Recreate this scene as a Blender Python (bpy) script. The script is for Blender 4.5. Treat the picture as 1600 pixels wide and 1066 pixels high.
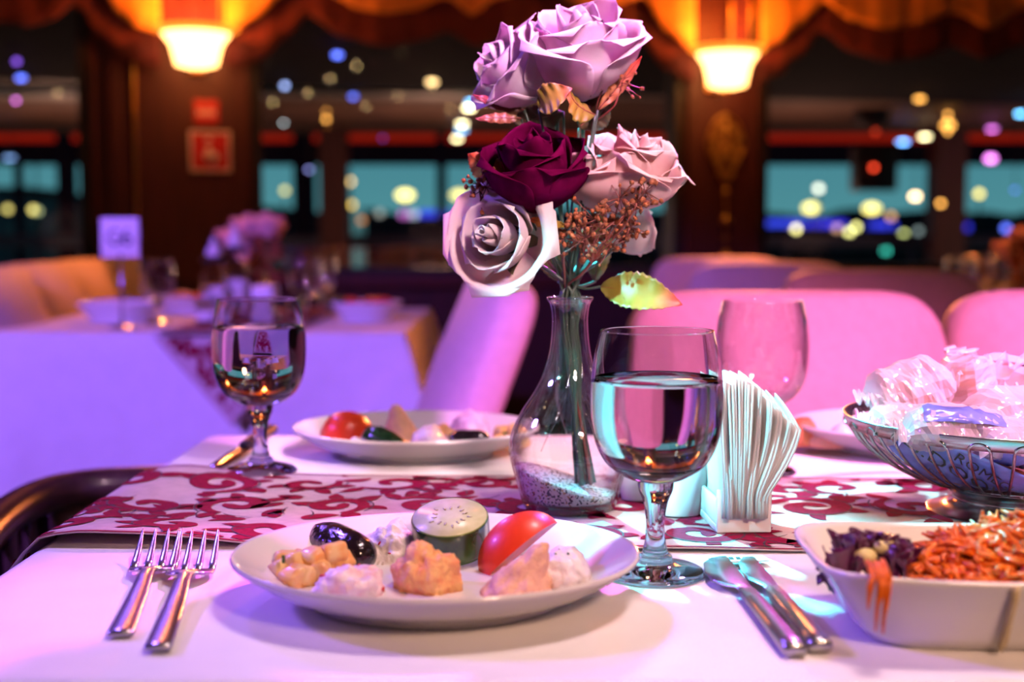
import bpy, bmesh, math, random
from mathutils import Vector, Matrix, noise
random.seed(7)
R = math.radians
for o in list(bpy.data.objects): bpy.data.objects.remove(o)
sc = bpy.context.scene
COL = sc.collection
PI = math.pi

# ------------------------------------------------------------------ camera
F = 2000.0                       # focal length in pixels of the 1600 px wide frame
CZ = 0.985; TZ = 0.75            # eye height, table height
PIT = math.atan(0.0845)
cam = bpy.data.cameras.new('camera'); camo = bpy.data.objects.new('camera', cam); COL.objects.link(camo)
camo.location = (0, 0, CZ); camo.rotation_euler = (PI/2 - PIT, 0, 0)
cam.sensor_width = 36; cam.lens = 45; cam.clip_start = .02; cam.clip_end = 400
cam.dof.use_dof = True; cam.dof.focus_distance = 0.95; cam.dof.aperture_fstop = 3.9
sc.camera = camo
sc.view_settings.view_transform = 'Standard'; sc.view_settings.look = 'None'
sc.view_settings.gamma = 1; sc.view_settings.exposure = 0.0
sc.view_settings.use_curve_mapping = False
sc.cycles.max_bounces = 14; sc.cycles.transmission_bounces = 12; sc.cycles.transparent_max_bounces = 16
sc.cycles.blur_glossy = 0.6; sc.cycles.sample_clamp_indirect = 4.0
sc.cycles.use_denoising = True

# ------------------------------------------------------------------ world: dusk sky over the water
w = bpy.data.worlds.new('dusk_sky'); sc.world = w; w.use_nodes = True
nt = w.node_tree; nt.nodes.clear()
wo = nt.nodes.new('ShaderNodeOutputWorld'); bg = nt.nodes.new('ShaderNodeBackground')
tc = nt.nodes.new('ShaderNodeTexCoord'); sx = nt.nodes.new('ShaderNodeSeparateXYZ'); rp = nt.nodes.new('ShaderNodeValToRGB')
nt.links.new(tc.outputs['Generated'], sx.inputs[0]); nt.links.new(sx.outputs['Z'], rp.inputs[0])
e = rp.color_ramp.elements
e[0].position = 0.0; e[0].color = (.10, .33, .37, 1); e[1].position = .5; e[1].color = (.01, .015, .05, 1)
q = e.new(.09); q.color = (.07, .26, .33, 1)
q = e.new(.2); q.color = (.02, .06, .12, 1)
nt.links.new(rp.outputs[0], bg.inputs[0]); bg.inputs[1].default_value = 1.0
nt.links.new(bg.outputs[0], wo.inputs[0])

# ------------------------------------------------------------------ party spots and warm room light
def spot(name, loc, target, color, watt, cone, blend=.5, size=.06):
    l = bpy.data.lights.new(name, 'SPOT'); l.energy = watt; l.color = color; l.spot_size = R(cone); l.spot_blend = blend; l.shadow_soft_size = size
    o = bpy.data.objects.new(name, l); COL.objects.link(o); o.location = loc
    o.rotation_euler = (Vector(target) - Vector(loc)).to_track_quat('-Z', 'Y').to_euler(); return o
def point(name, loc, color, watt, size=.05):
    l = bpy.data.lights.new(name, 'POINT'); l.energy = watt; l.color = color; l.shadow_soft_size = size
    o = bpy.data.objects.new(name, l); COL.objects.link(o); o.location = loc; return o
def area(name, loc, target, color, watt, sx_, sy_):
    l = bpy.data.lights.new(name, 'AREA'); l.energy = watt; l.color = color; l.shape = 'RECTANGLE'; l.size = sx_; l.size_y = sy_
    o = bpy.data.objects.new(name, l); COL.objects.link(o); o.location = loc
    o.rotation_euler = (Vector(target) - Vector(loc)).to_track_quat('-Z', 'Y').to_euler(); return o
spot('violet_spot', (-1.7, -.3, 2.2), (-.58, 2.9, .46), (.32, .135, 1), 780, 36, .4, .08)
spot('violet_back_spot', (-1.15, 2.75, 2.25), (-.26, .84, .75), (.28, .14, 1), 110, 24, .8, .10)
spot('violet_side_spot', (-2.3, 1.3, 2.2), (-.30, .85, .75), (.26, .12, 1), 270, 32, .8, .10)
spot('magenta_spot', (1.05, .2, 2.25), (.68, 1.9, .47), (1, .20, .64), 480, 43, .45, .08)
spot('bouquet_spot', (.75, -.55, 2.2), (.05, 1.06, 1.03), (1, .66, .76), 430, 12, .5, .16)
spot('magenta_back_spot', (.75, 2.4, 2.25), (.06, 1.06, 1.13), (1, .14, .95), 420, 16, .5, .06)
spot('magenta_top_spot', (.62, .05, 2.25), (.04, 1.06, 1.185), (.95, .25, 1), 300, 9, .5, .05)
spot('cyan_spot', (-.55, 2.5, 2.2), (.175, .93, .80), (.04, .85, 1), 1700, 8.0, .4, .03)
spot('cyan_low_spot', (-1.15, .35, 1.75), (.165, 1.03, .835), (.24, .86, 1), 1200, 5.4, .5, .03)
spot('table_downlight', (.42, .95, 2.25), (.26, .90, .75), (1, .69, .73), 68, 66, .9, .16)
spot('basket_spot', (1.25, .25, 2.2), (.45, 1.08, .83), (1, .36, .88), 160, 15, .6, .06)
spot('peach_spot', (1.0, -1.0, 2.2), (.27, .70, .75), (1, .58, .40), 165, 26, .8, .15)

# ------------------------------------------------------------------ picture measurements -> places in the room
cp, sp = math.cos(PIT), math.sin(PIT)
def ray(px, py):
    u = (px-800)/F; v = (533-py)/F
    return Vector((u, cp + v*sp, -sp + v*cp))
def at_z(px, py, z):
    d = ray(px, py); t = (z-CZ)/d.z; return Vector((d.x*t, d.y*t, z))
def at_y(px, py, y):
    d = ray(px, py); t = y/d.y; return Vector((d.x*t, y, CZ + d.z*t))
TB = lambda px, py, h=0.0: at_z(px, py, TZ+h)
W0 = Vector((-1.23, 5.0, 0)); WT = Vector((1, .232, 0)).normalized(); WN = Vector((WT.y, -WT.x, 0))   # wall line, normal towards the room
def wp(s, d, z): return W0 + WT*s + WN*d + Vector((0, 0, z))
def w_sz(px, py, d=0.0):
    r = ray(px, py); o = Vector((0, 0, CZ)); p0 = W0 + WN*d
    t = (p0-o).dot(WN)/r.dot(WN); p = o + r*t
    return (p-W0).dot(WT), p.z

# ------------------------------------------------------------------ mesh helpers
ORG = {}
def org(o): return ORG.get(o.name, Vector((0, 0, 0)))
class MB:
    def __init__(s): s.v = []; s.f = []; s.m = []; s.c = []
    def add(s, vf, mi=0, col=None):
        v, f = vf; n = len(s.v)
        s.v += [Vector(p) for p in v]; s.f += [tuple(i+n for i in q) for q in f]; s.m += [mi]*len(f)
        s.c += (col if isinstance(col, list) else [col or (1, 1, 1)]*len(v))
        return s
    def build(s, name, mats, parent=None, smooth=True, loc=None, color=False):
        me = bpy.data.meshes.new(name)
        o0 = org(parent) if parent else (Vector(loc) if loc is not None else Vector((0, 0, 0)))
        me.from_pydata([p-o0 for p in s.v], [], s.f)
        mats = mats if isinstance(mats, (list, tuple)) else [mats]
        for m in mats: me.materials.append(m)
        if len(mats) > 1: me.polygons.foreach_set('material_index', s.m)
        if smooth: me.polygons.foreach_set('use_smooth', [True]*len(s.f))
        if color:
            a = me.color_attributes.new('tint', 'FLOAT_COLOR', 'POINT')
            a.data.foreach_set('color', [x for c in s.c for x in (c[0], c[1], c[2], 1)])
        me.update()
        bm = bmesh.new(); bm.from_mesh(me); bmesh.ops.recalc_face_normals(bm, faces=bm.faces); bm.to_mesh(me); bm.free()
        o = bpy.data.objects.new(name, me); COL.objects.link(o)
        if parent: o.parent = parent; ORG[o.name] = o0
        elif loc is not None: o.location = loc; ORG[o.name] = o0
        return o
def one(vf, name, mats, parent=None, smooth=True, loc=None): return MB().add(vf).build(name, mats, parent, smooth, loc)
def tag(o, label=None, cat=None, group=None, kind=None):
    if label: o['label'] = label
    if cat: o['category'] = cat
    if group: o['group'] = group
    if kind: o['kind'] = kind
    return o
def thing(name, label, cat, loc=(0, 0, 0), group=None):
    o = bpy.data.objects.new(name, None); COL.objects.link(o); o.location = loc; o.empty_display_size = .05
    ORG[o.name] = Vector(loc); return tag(o, label, cat, group)
def copy_tree(o, parent=None):
    c = o.copy(); COL.objects.link(c)
    if parent: c.parent = parent
    for ch in list(o.children): copy_tree(ch, c)
    return c

def lathe(prof, n=32, c=(0, 0, 0), sx=1, sy=1):
    V = []; Fc = []; rings = []
    for r, z in prof:
        if r <= 1e-7: rings.append([len(V)]); V.append((c[0], c[1], c[2]+z))
        else:
            rings.append(list(range(len(V), len(V)+n)))
            V += [(c[0]+r*math.cos(2*PI*k/n)*sx, c[1]+r*math.sin(2*PI*k/n)*sy, c[2]+z) for k in range(n)]
    for a, b in zip(rings, rings[1:]):
        for k in range(n):
            k2 = (k+1) % n
            if len(a) == 1 and len(b) == 1: continue
            if len(a) == 1: Fc.append((a[0], b[k2], b[k]))
            elif len(b) == 1: Fc.append((a[k], a[k2], b[0]))
            else: Fc.append((a[k], a[k2], b[k2], b[k]))
    return V, Fc
def smooth_prof(pts, sub=6):
    out = []
    n = len(pts)
    for i in range(n-1):
        p0 = pts[max(i-1, 0)]; p1 = pts[i]; p2 = pts[i+1]; p3 = pts[min(i+2, n-1)]
        for k in range(sub):
            t = k/sub; o = []
            for j in range(len(p1)):
                a, b, c_, d = p0[j], p1[j], p2[j], p3[j]
                o.append(.5*((2*b)+(-a+c_)*t+(2*a-5*b+4*c_-d)*t*t+(-a+3*b-3*c_+d)*t**3))
            out.append(tuple(o))
    out.append(tuple(pts[-1])); return out
def tube(pts, rad, n=8, caps=True, closed=False):
    pts = [Vector(p) for p in pts]; m = len(pts)
    rad = rad if isinstance(rad, (list, tuple)) else [rad]*m
    V = []; Fc = []; prev = None
    for i, p in enumerate(pts):
        if closed: t = (pts[(i+1) % m]-pts[i-1])
        else: t = pts[min(i+1, m-1)]-pts[max(i-1, 0)]
        t = t.normalized() if t.length > 1e-9 else Vector((0, 0, 1))
        if prev is None:
            a = Vector((0, 0, 1)) if abs(t.z) < .9 else Vector((1, 0, 0)); nrm = t.cross(a).normalized()
        else:
            nrm = prev - t*prev.dot(t); nrm = nrm.normalized() if nrm.length > 1e-9 else prev
        prev = nrm; b = t.cross(nrm)
        V += [p + (nrm*math.cos(2*PI*k/n)+b*math.sin(2*PI*k/n))*rad[i] for k in range(n)]
    for i in range(m if closed else m-1):
        j = (i+1) % m
        for k in range(n): Fc.append((i*n+k, i*n+(k+1) % n, j*n+(k+1) % n, j*n+k))
    if caps and not closed: Fc.append(tuple(range(n))[::-1]); Fc.append(tuple((m-1)*n+k for k in range(n)))
    return V, Fc
def rbox(c, s, bev=0.0, seg=2, rot=None):
    bm = bmesh.new(); bmesh.ops.create_cube(bm, size=1)
    bmesh.ops.scale(bm, vec=Vector(s), verts=bm.verts)
    if bev > 0: bmesh.ops.bevel(bm, geom=list(bm.edges), offset=bev, segments=seg, profile=.5, affect='EDGES', clamp_overlap=True)
    M = rot.to_4x4() if rot is not None else Matrix.Identity(4)
    V = [M @ v.co + Vector(c) for v in bm.verts]; bm.verts.index_update()
    Fc = [tuple(v.index for v in f.verts) for f in bm.faces]; bm.free(); return V, Fc
def wbox(s0, s1, d0, d1, z0, z1, bev=0):
    rot = Matrix.Rotation(math.atan2(WT.y, WT.x), 3, 'Z')
    return rbox(wp((s0+s1)/2, (d0+d1)/2, (z0+z1)/2), (abs(s1-s0), abs(d1-d0), abs(z1-z0)), bev, 2, rot)
def blob(c, r, amp=.2, freq=30, seed=0, sub=3, floor=None, shape=None, cube=0, rot=None):
    bm = bmesh.new(); bmesh.ops.create_icosphere(bm, subdivisions=sub, radius=1)
    V = []; c = Vector(c); sd = Vector((seed*3.1, seed*1.7, seed*.9))
    for v in bm.verts:
        d = v.co.copy()
        q = Vector([math.copysign(abs(x)**(1-cube), x) for x in d]) if cube else d
        p = Vector((q.x*r[0], q.y*r[1], q.z*r[2]))
        if rot is not None: p = rot @ p
        if shape: p = shape(p, d)
        p = c + p*(1 + amp*noise.fractal(p*freq+sd, .75, 2.1, 4))
        if floor is not None and p.z < floor: p.z = floor
        V.append(p)
    bm.verts.index_update(); Fc = [tuple(v.index for v in f.verts) for f in bm.faces]; bm.free(); return V, Fc
def grid(fn, nu, nv, closed=False):
    V = [Vector(fn(i/nu, j/nv)) for j in range(nv+1) for i in range(nu+1)]
    Fc = [(j*(nu+1)+i, j*(nu+1)+i+1, (j+1)*(nu+1)+i+1, (j+1)*(nu+1)+i) for j in range(nv) for i in range(nu)]
    return V, Fc
def solid(o, t, offset=0):
    m = o.modifiers.new('thickness', 'SOLIDIFY'); m.thickness = t; m.offset = offset; return o
def interp(pts, x):
    if x <= pts[0][0]: return pts[0][1]
    for (a, b), (c, d) in zip(pts, pts[1:]):
        if x <= c:
            t = (x-a)/(c-a); t = t*t*(3-2*t)*.5+t*.5; return b+(d-b)*t
    return pts[-1][1]

# ------------------------------------------------------------------ materials
def new_mat(name):
    m = bpy.data.materials.new(name); m.use_nodes = True; nt = m.node_tree; nt.nodes.clear()
    out = nt.nodes.new('ShaderNodeOutputMaterial'); return m, nt, out
def pmat(name, col, rough=.5, metal=0, var=.08, scale=20, bump=0.0, bscale=80, spec=.5, coat=0, sss=0, sheen=0, col2=None, emit=None, estr=0, attr=False):
    m, nt, out = new_mat(name); N = nt.nodes.new; L = nt.links.new
    b = N('ShaderNodeBsdfPrincipled'); L(b.outputs[0], out.inputs[0])
    b.inputs['Roughness'].default_value = rough; b.inputs['Metallic'].default_value = metal
    b.inputs['Specular IOR Level'].default_value = spec; b.inputs['Coat Weight'].default_value = coat; b.inputs['Coat Roughness'].default_value = .08
    b.inputs['Sheen Weight'].default_value = sheen
    if sss: b.inputs['Subsurface Weight'].default_value = sss; b.inputs['Subsurface Radius'].default_value = (.01, .006, .004)
    t = N('ShaderNodeTexCoord'); n = N('ShaderNodeTexNoise'); n.inputs['Scale'].default_value = scale; n.inputs['Detail'].default_value = 5
    L(t.outputs['Object'], n.inputs['Vector'])
    r = N('ShaderNodeValToRGB'); c2 = col2 or tuple(max(0, x*(1-var*2)) for x in col)
    r.color_ramp.elements[0].color = (*c2, 1); r.color_ramp.elements[1].color = (*col, 1)
    r.color_ramp.elements[0].position = .35; r.color_ramp.elements[1].position = .62
    L(n.outputs['Fac'], r.inputs[0])
    src = r.outputs[0]
    if attr:
        a = N('ShaderNodeAttribute'); a.attribute_name = 'tint'; mx = N('ShaderNodeMix'); mx.data_type = 'RGBA'; mx.blend_type = 'MULTIPLY'
        mx.inputs['Factor'].default_value = 1; L(src, mx.inputs['A']); L(a.outputs['Color'], mx.inputs['B']); src = mx.outputs['Result']
    L(src, b.inputs['Base Color'])
    if bump:
        n2 = N('ShaderNodeTexNoise'); n2.inputs['Scale'].default_value = bscale; n2.inputs['Detail'].default_value = 4; L(t.outputs['Object'], n2.inputs['Vector'])
        bp = N('ShaderNodeBump'); bp.inputs['Strength'].default_value = bump; bp.inputs['Distance'].default_value = .002; L(n2.outputs['Fac'], bp.inputs['Height']); L(bp.outputs[0], b.inputs['Normal'])
    if emit: b.inputs['Emission Color'].default_value = (*emit, 1); b.inputs['Emission Strength'].default_value = estr
    return m
def glass(name, ior=1.5, col=(1, 1, 1), rough=0.0):
    m, nt, out = new_mat(name); g = nt.nodes.new('ShaderNodeBsdfGlass'); g.inputs['IOR'].default_value = ior; g.inputs['Color'].default_value = (*col, 1); g.inputs['Roughness'].default_value = rough
    nt.links.new(g.outputs[0], out.inputs[0]); return m
def thin(name, f0=.06, edge=.75, tint=(1, 1, 1), white=0.0, wcol=(1, 1, 1), bump=0, bscale=60, rough=.02, power=3.2):
    """thin clear wall: see-through, mirror-like towards its rims"""
    m, nt, out = new_mat(name); N = nt.nodes.new; L = nt.links.new
    tr = N('ShaderNodeBsdfTransparent'); tr.inputs[0].default_value = (*tint, 1)
    gl = N('ShaderNodeBsdfGlossy'); gl.inputs['Roughness'].default_value = rough
    lw = N('ShaderNodeLayerWeight'); lw.inputs[0].default_value = .5
    pw = N('ShaderNodeMath'); pw.operation = 'POWER'; pw.inputs[1].default_value = power; L(lw.outputs['Facing'], pw.inputs[0])
    mr = N('ShaderNodeMapRange'); mr.inputs['To Min'].default_value = f0; mr.inputs['To Max'].default_value = edge; L(pw.outputs[0], mr.inputs[0])
    mx = N('ShaderNodeMixShader'); L(mr.outputs[0], mx.inputs[0]); L(tr.outputs[0], mx.inputs[1]); L(gl.outputs[0], mx.inputs[2])
    last = mx
    if white:
        di = N('ShaderNodeBsdfDiffuse'); di.inputs[0].default_value = (*wcol, 1); m2 = N('ShaderNodeMixShader'); m2.inputs[0].default_value = white
        L(mx.outputs[0], m2.inputs[1]); L(di.outputs[0], m2.inputs[2]); last = m2
    if bump:
        t = N('ShaderNodeTexCoord'); n2 = N('ShaderNodeTexNoise'); n2.inputs['Scale'].default_value = bscale; n2.inputs['Detail'].default_value = 3; L(t.outputs['Object'], n2.inputs['Vector'])
        bp = N('ShaderNodeBump'); bp.inputs['Strength'].default_value = bump; bp.inputs['Distance'].default_value = .01; L(n2.outputs['Fac'], bp.inputs['Height']); L(bp.outputs[0], gl.inputs['Normal'])
    L(last.outputs[0], out.inputs[0]); return m
def petal_mat(name, col, col2, tl=.35):
    m, nt, out = new_mat(name); N = nt.nodes.new; L = nt.links.new
    t = N('ShaderNodeTexCoord'); n = N('ShaderNodeTexNoise'); n.inputs['Scale'].default_value = 60; L(t.outputs['Object'], n.inputs['Vector'])
    r = N('ShaderNodeValToRGB'); r.color_ramp.elements[0].color = (*col2, 1); r.color_ramp.elements[1].color = (*col, 1); r.color_ramp.elements[0].position = .3; r.color_ramp.elements[1].position = .6
    L(n.outputs['Fac'], r.inputs[0])
    d = N('ShaderNodeBsdfDiffuse'); tl_ = N('ShaderNodeBsdfTranslucent'); L(r.outputs[0], d.inputs[0]); L(r.outputs[0], tl_.inputs[0])
    wv = N('ShaderNodeTexNoise'); wv.inputs['Scale'].default_value = 700; L(t.outputs['Object'], wv.inputs['Vector'])
    bp = N('ShaderNodeBump'); bp.inputs['Strength'].default_value = .15; bp.inputs['Distance'].default_value = .001; L(wv.outputs['Fac'], bp.inputs['Height']); L(bp.outputs[0], d.inputs['Normal'])
    mx = N('ShaderNodeMixShader'); mx.inputs[0].default_value = tl; L(d.outputs[0], mx.inputs[1]); L(tl_.outputs[0], mx.inputs[2]); L(mx.outputs[0], out.inputs[0]); return m
def emat(name, col, s):
    m, nt, out = new_mat(name); e_ = nt.nodes.new('ShaderNodeEmission'); e_.inputs[0].default_value = (*col, 1); e_.inputs[1].default_value = s
    nt.links.new(e_.outputs[0], out.inputs[0]); return m
def speckle(name, base, dark, warm, scale=420, ramp=((.0, 'd'), (.30, 'w'), (.42, 'b'))):
    m, nt, out = new_mat(name); N = nt.nodes.new; L = nt.links.new
    b = N('ShaderNodeBsdfPrincipled'); b.inputs['Roughness'].default_value = .8; L(b.outputs[0], out.inputs[0])
    t = N('ShaderNodeTexCoord'); v = N('ShaderNodeTexVoronoi'); v.inputs['Scale'].default_value = scale; L(t.outputs['Object'], v.inputs['Vector'])
    s = N('ShaderNodeSeparateColor'); L(v.outputs['Color'], s.inputs[0])
    r = N('ShaderNodeValToRGB'); r.color_ramp.interpolation = 'CONSTANT'
    cs = {'d': dark, 'w': warm, 'b': base}
    r.color_ramp.elements[0].color = (*cs[ramp[0][1]], 1); r.color_ramp.elements[0].position = ramp[0][0]
    r.color_ramp.elements[1].color = (*cs[ramp[-1][1]], 1); r.color_ramp.elements[1].position = ramp[-1][0]
    for p_, k in ramp[1:-1]: q_ = r.color_ramp.elements.new(p_); q_.color = (*cs[k], 1)
    L(s.outputs[0], r.inputs[0]); L(r.outputs[0], b.inputs['Base Color'])
    bp = N('ShaderNodeBump'); bp.inputs['Strength'].default_value = .6; bp.inputs['Distance'].default_value = .001; L(v.outputs['Distance'], bp.inputs['Height']); L(bp.outputs[0], b.inputs['Normal'])
    return m
def wood(name, c1, c2, scale=6, rough=.35, coat=.2):
    m, nt, out = new_mat(name); N = nt.nodes.new; L = nt.links.new
    b = N('ShaderNodeBsdfPrincipled'); b.inputs['Roughness'].default_value = rough; b.inputs['Coat Weight'].default_value = coat; L(b.outputs[0], out.inputs[0])
    t = N('ShaderNodeTexCoord'); mp = N('ShaderNodeMapping'); mp.inputs['Scale'].default_value = (scale*3, scale*3, scale*.25); L(t.outputs['Object'], mp.inputs[0])
    n = N('ShaderNodeTexNoise'); n.inputs['Scale'].default_value = 3; n.inputs['Detail'].default_value = 8; L(mp.outputs[0], n.inputs['Vector'])
    r = N('ShaderNodeValToRGB'); r.color_ramp.elements[0].color = (*c2, 1); r.color_ramp.elements[1].color = (*c1, 1); r.color_ramp.elements[0].position = .35; r.color_ramp.elements[1].position = .65
    L(n.outputs['Fac'], r.inputs[0]); L(r.outputs[0], b.inputs['Base Color']); return m

M = {}
M['pier'] = wood('dark_mahogany_panel', (.070, .009, .008), (.045, .005, .005), rough=.6, coat=0)
M['wall'] = wood('dark_wall_panel', (.045, .010, .008), (.025, .006, .005), rough=.7, coat=0)
M['ceil'] = pmat('ceiling_paint', (.10, .05, .03), .8)
M['carpet'] = pmat('carpet', (.02, .005, .007), .95, spec=.05, bump=.4, bscale=300)
M['gold'] = pmat('old_gold', (.55, .30, .08), .4, 1)
M['brass'] = pmat('brass', (.7, .4, .12), .3, 1)
M['orange_cloth'] = pmat('orange_satin', (.85, .36, .05), .6, sheen=.3, var=.1)
M['maroon_cloth'] = pmat('maroon_velvet', (.10, .006, .012), .8, sheen=.2)
M['pane'] = thin('window_glass', .05, .6, (.93, .96, .96))
M['frame'] = pmat('dark_frame', (.012, .008, .012), .5)
M['cloth'] = pmat('white_table_linen', (.84, .82, .80), .85, var=.02, bump=.12, bscale=900)
M['run_base'] = pmat('runner_cream_brocade', (.62, .48, .45), .85, spec=.1, var=.06, scale=90, bump=.35, bscale=1400)
M['run_red'] = pmat('runner_crimson_brocade', (.30, .006, .040), .85, spec=.08, var=.15, scale=200, bump=.4, bscale=1400)
M['run_dark'] = pmat('runner_dark_thread', (.05, .03, .035), .8)
M['porc'] = pmat('white_porcelain', (.86, .84, .82), .12, var=.01, coat=.5)
M['steel'] = pmat('polished_steel', (.55, .55, .57), .27, 1, var=.04)
M['steel_dark'] = pmat('steel_dark', (.40, .38, .40), .2, 1, var=.04)
M['glass'] = glass('clear_glass', 1.48)
M['bowl_glass'] = thin('thin_bowl_glass', .07, .95, (.99, .99, .99), power=2.2)
M['wall_glass'] = glass('goblet_wall_glass', 1.28)
M['vase_glass'] = thin('thin_vase_glass', .07, .95, (.985, .985, .99), power=2.2)
M['water'] = glass('water', 1.333)
M['uphol'] = pmat('cream_upholstery', (.62, .48, .44), .6, var=.04, scale=60, bump=.15, bscale=500)
M['darkwood'] = wood('dark_chair_wood', (.05, .022, .02), (.03, .012, .012), rough=.3)

# ================================================================== THE SETTING
def struct(name, mb, mats, parent=None, smooth=False):
    o = mb.build(name, mats, parent, smooth)
    if not parent: o['kind'] = 'structure'; ORG[o.name] = Vector((0, 0, 0))
    return o
SL, SR = -5.2, 6.4                                  # wall run, along the window wall
Z_SILL = .80; Z_LIN = 2.0; Z_C = 2.34
s_ = lambda px: w_sz(px, 300)[0]
W1a, W1b = s_(-420), s_(141); W2a, W2b = s_(396), s_(1064); W3a, W3b = s_(1186), s_(2050)
struct('floor', MB().add(rbox((.6, 1.5, -.03), (11, 10, .06))), M['carpet'])
struct('ceiling', MB().add(rbox((.6, 1.2, Z_C+.03), (11.4, 9.6, .06))), M['ceil'])
struct('wall_back', MB().add(wbox(SL, SR, -.14, 0, 0, Z_SILL)).add(wbox(SL, SR, -.14, 0, Z_LIN, Z_C)).add(wbox(SL, W1a, -.14, 0, Z_SILL, Z_LIN)).add(wbox(W3b, SR, -.14, 0, Z_SILL, Z_LIN)), M['wall'])
struct('wall_pier_1', MB().add(wbox(W1b, W2a, -.14, .0, Z_SILL, Z_LIN)), M['pier'])
struct('wall_pier_2', MB().add(wbox(W2b, W3a, -.14, .0, Z_SILL, Z_LIN)), M['pier'])
struct('wall_left', MB().add(rbox((-4.9, 1.2, Z_C/2), (.1, 9.4, Z_C))), M['wall'])
struct('wall_right', MB().add(rbox((6.0, 1.2, Z_C/2), (.1, 9.4, Z_C))), M['wall'])
struct('wall_front', MB().add(rbox((.6, -3.4, Z_C/2), (11, .1, Z_C))), M['wall'])
for i, (a, b) in enumerate(((W1a, W1b), (W2a, W2b), (W3a, W3b))):
    fr = MB(); t = .035
    fr.add(wbox(a, a+t, -.12, .012, Z_SILL, Z_LIN, .004)).add(wbox(b-t, b, -.12, .012, Z_SILL, Z_LIN, .004)).add(wbox(a+t, b-t, -.12, .012, Z_SILL, Z_SILL+.045, .004)).add(wbox(a+t, b-t, -.12, .012, Z_LIN-.05, Z_LIN, .004))
    wn = struct('window_%d' % (i+1), fr, M['frame'])
    one(wbox(a+t, b-t, -.075, -.067, Z_SILL+.045, Z_LIN-.05), 'pane', M['pane'], wn, False)
    sl = struct('window_sill_%d' % (i+1), MB().add(wbox(a, b, .013, .06, Z_SILL-.03, Z_SILL+.012, .006)), M['pier'])
# vertical mouldings on the piers
k = 0
for px, wd, mk in ((149, .016, 'pier'), (182, .05, 'pier'), (213, .012, 'gold'), (388, .02, 'pier'), (1074, .02, 'pier'), (1179, .02, 'pier')):
    k += 1; s0 = s_(px)
    struct('trim_%d' % k, MB().add(wbox(s0-wd/2, s0+wd/2, .0005, .02, Z_SILL+.02, 1.74 if mk == 'gold' else Z_LIN, .004)), M[mk])

# ------------------------------------------------------------------ scalloped valances
def valance(name, label, orange, maroon, x0, x1, phase):
    t = thing(name, label, 'valance', wp(w_sz((x0+x1)/2, 50)[0], .05, 1.9), 'scalloped valances above the windows')
    def cloth(pts, d0, amp, top, nm, mat):
        def fn(u, v):
            px = x0 + (x1-x0)*u; s, zb = w_sz(px, interp(pts, px), d0); zb = min(zb, top-.01)
            z = zb + (top-zb)*v
            return wp(s, d0 + amp*math.sin(s*26+phase) + amp*.6*math.sin(s*61+phase*2)*(1-v), z)
        return solid(one(grid(fn, max(30, int((x1-x0)/6)), 8), nm, M[mat], t), .003)
    cloth(maroon, .055, .004, 2.2, 'maroon_border', 'maroon_cloth')
    cloth(orange, .095, .004, 2.2, 'orange_swag', 'orange_cloth')
valance('curtain_valance', 'orange scalloped valance with maroon border over window beside table number sign',
        [(-300, -60), (-150, 10), (0, -40), (165, -12), (180, 18), (212, 42), (250, 52)], [(-300, 0), (-120, 45), (0, 34), (45, 41), (85, 30), (115, 8), (135, 22), (150, 58), (200, 96), (250, 107)], -300, 251, .4)
valance('curtain_valance', 'orange scalloped valance with maroon border over middle window behind bouquet',
        [(352, 50), (370, 44), (400, 28), (445, -12), (500, -25), (525, -4), (560, 15), (605, 21), (650, 15), (690, -2), (700, -2), (738, 24), (775, -2), (850, -20), (930, 20), (1005, -6), (1040, 48), (1085, 80)],
        [(352, 103), (372, 100), (410, 92), (445, 60), (482, 24), (530, 55), (600, 73), (660, 62), (700, 50), (745, 72), (790, 60), (860, 40), (930, 70), (1000, 60), (1040, 108), (1085, 132)], 352, 1086, 1.3)
valance('curtain_valance', 'orange wavy valance with maroon border over window beside gold ornament',
        [(1188, 78), (1215, 66), (1250, 40), (1270, 20), (1287, 2), (1300, 12), (1330, 32), (1384, 45), (1440, 38), (1480, 21), (1500, 22), (1545, 46), (1600, 14), (1700, 40), (1900, 0)],
        [(1188, 128), (1215, 118), (1250, 90), (1283, 50), (1330, 80), (1384, 96), (1440, 90), (1490, 72), (1540, 93), (1600, 70), (1700, 95), (1900, 60)], 1188, 1900, 2.2)
for (a, b), lb in (((252, 350), 'maroon hanging drop between two gold cords above the sconce near red sign'), ((1128, 1158), 'narrow maroon hanging drop above the sconce over gold ornament')):
    t = thing('curtain_drop', lb, 'curtain', wp(s_((a+b)/2), .06, 1.85))
    s0, s1 = s_(a), s_(b); zb = w_sz(300, 40)[1] if a < 500 else w_sz(1140, 70)[1]
    solid(one(grid(lambda u, v: wp(s0+(s1-s0)*u, .05+.006*math.sin(u*14), zb+(2.2-zb)*v), 16, 4), 'drop_panel', M['maroon_cloth'], t), .003)
    for s in (s0, s1): one(tube([wp(s, .075, zb), wp(s, .075, 2.2)], .006, 8), 'gold_cord', M['gold'], t)

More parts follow.
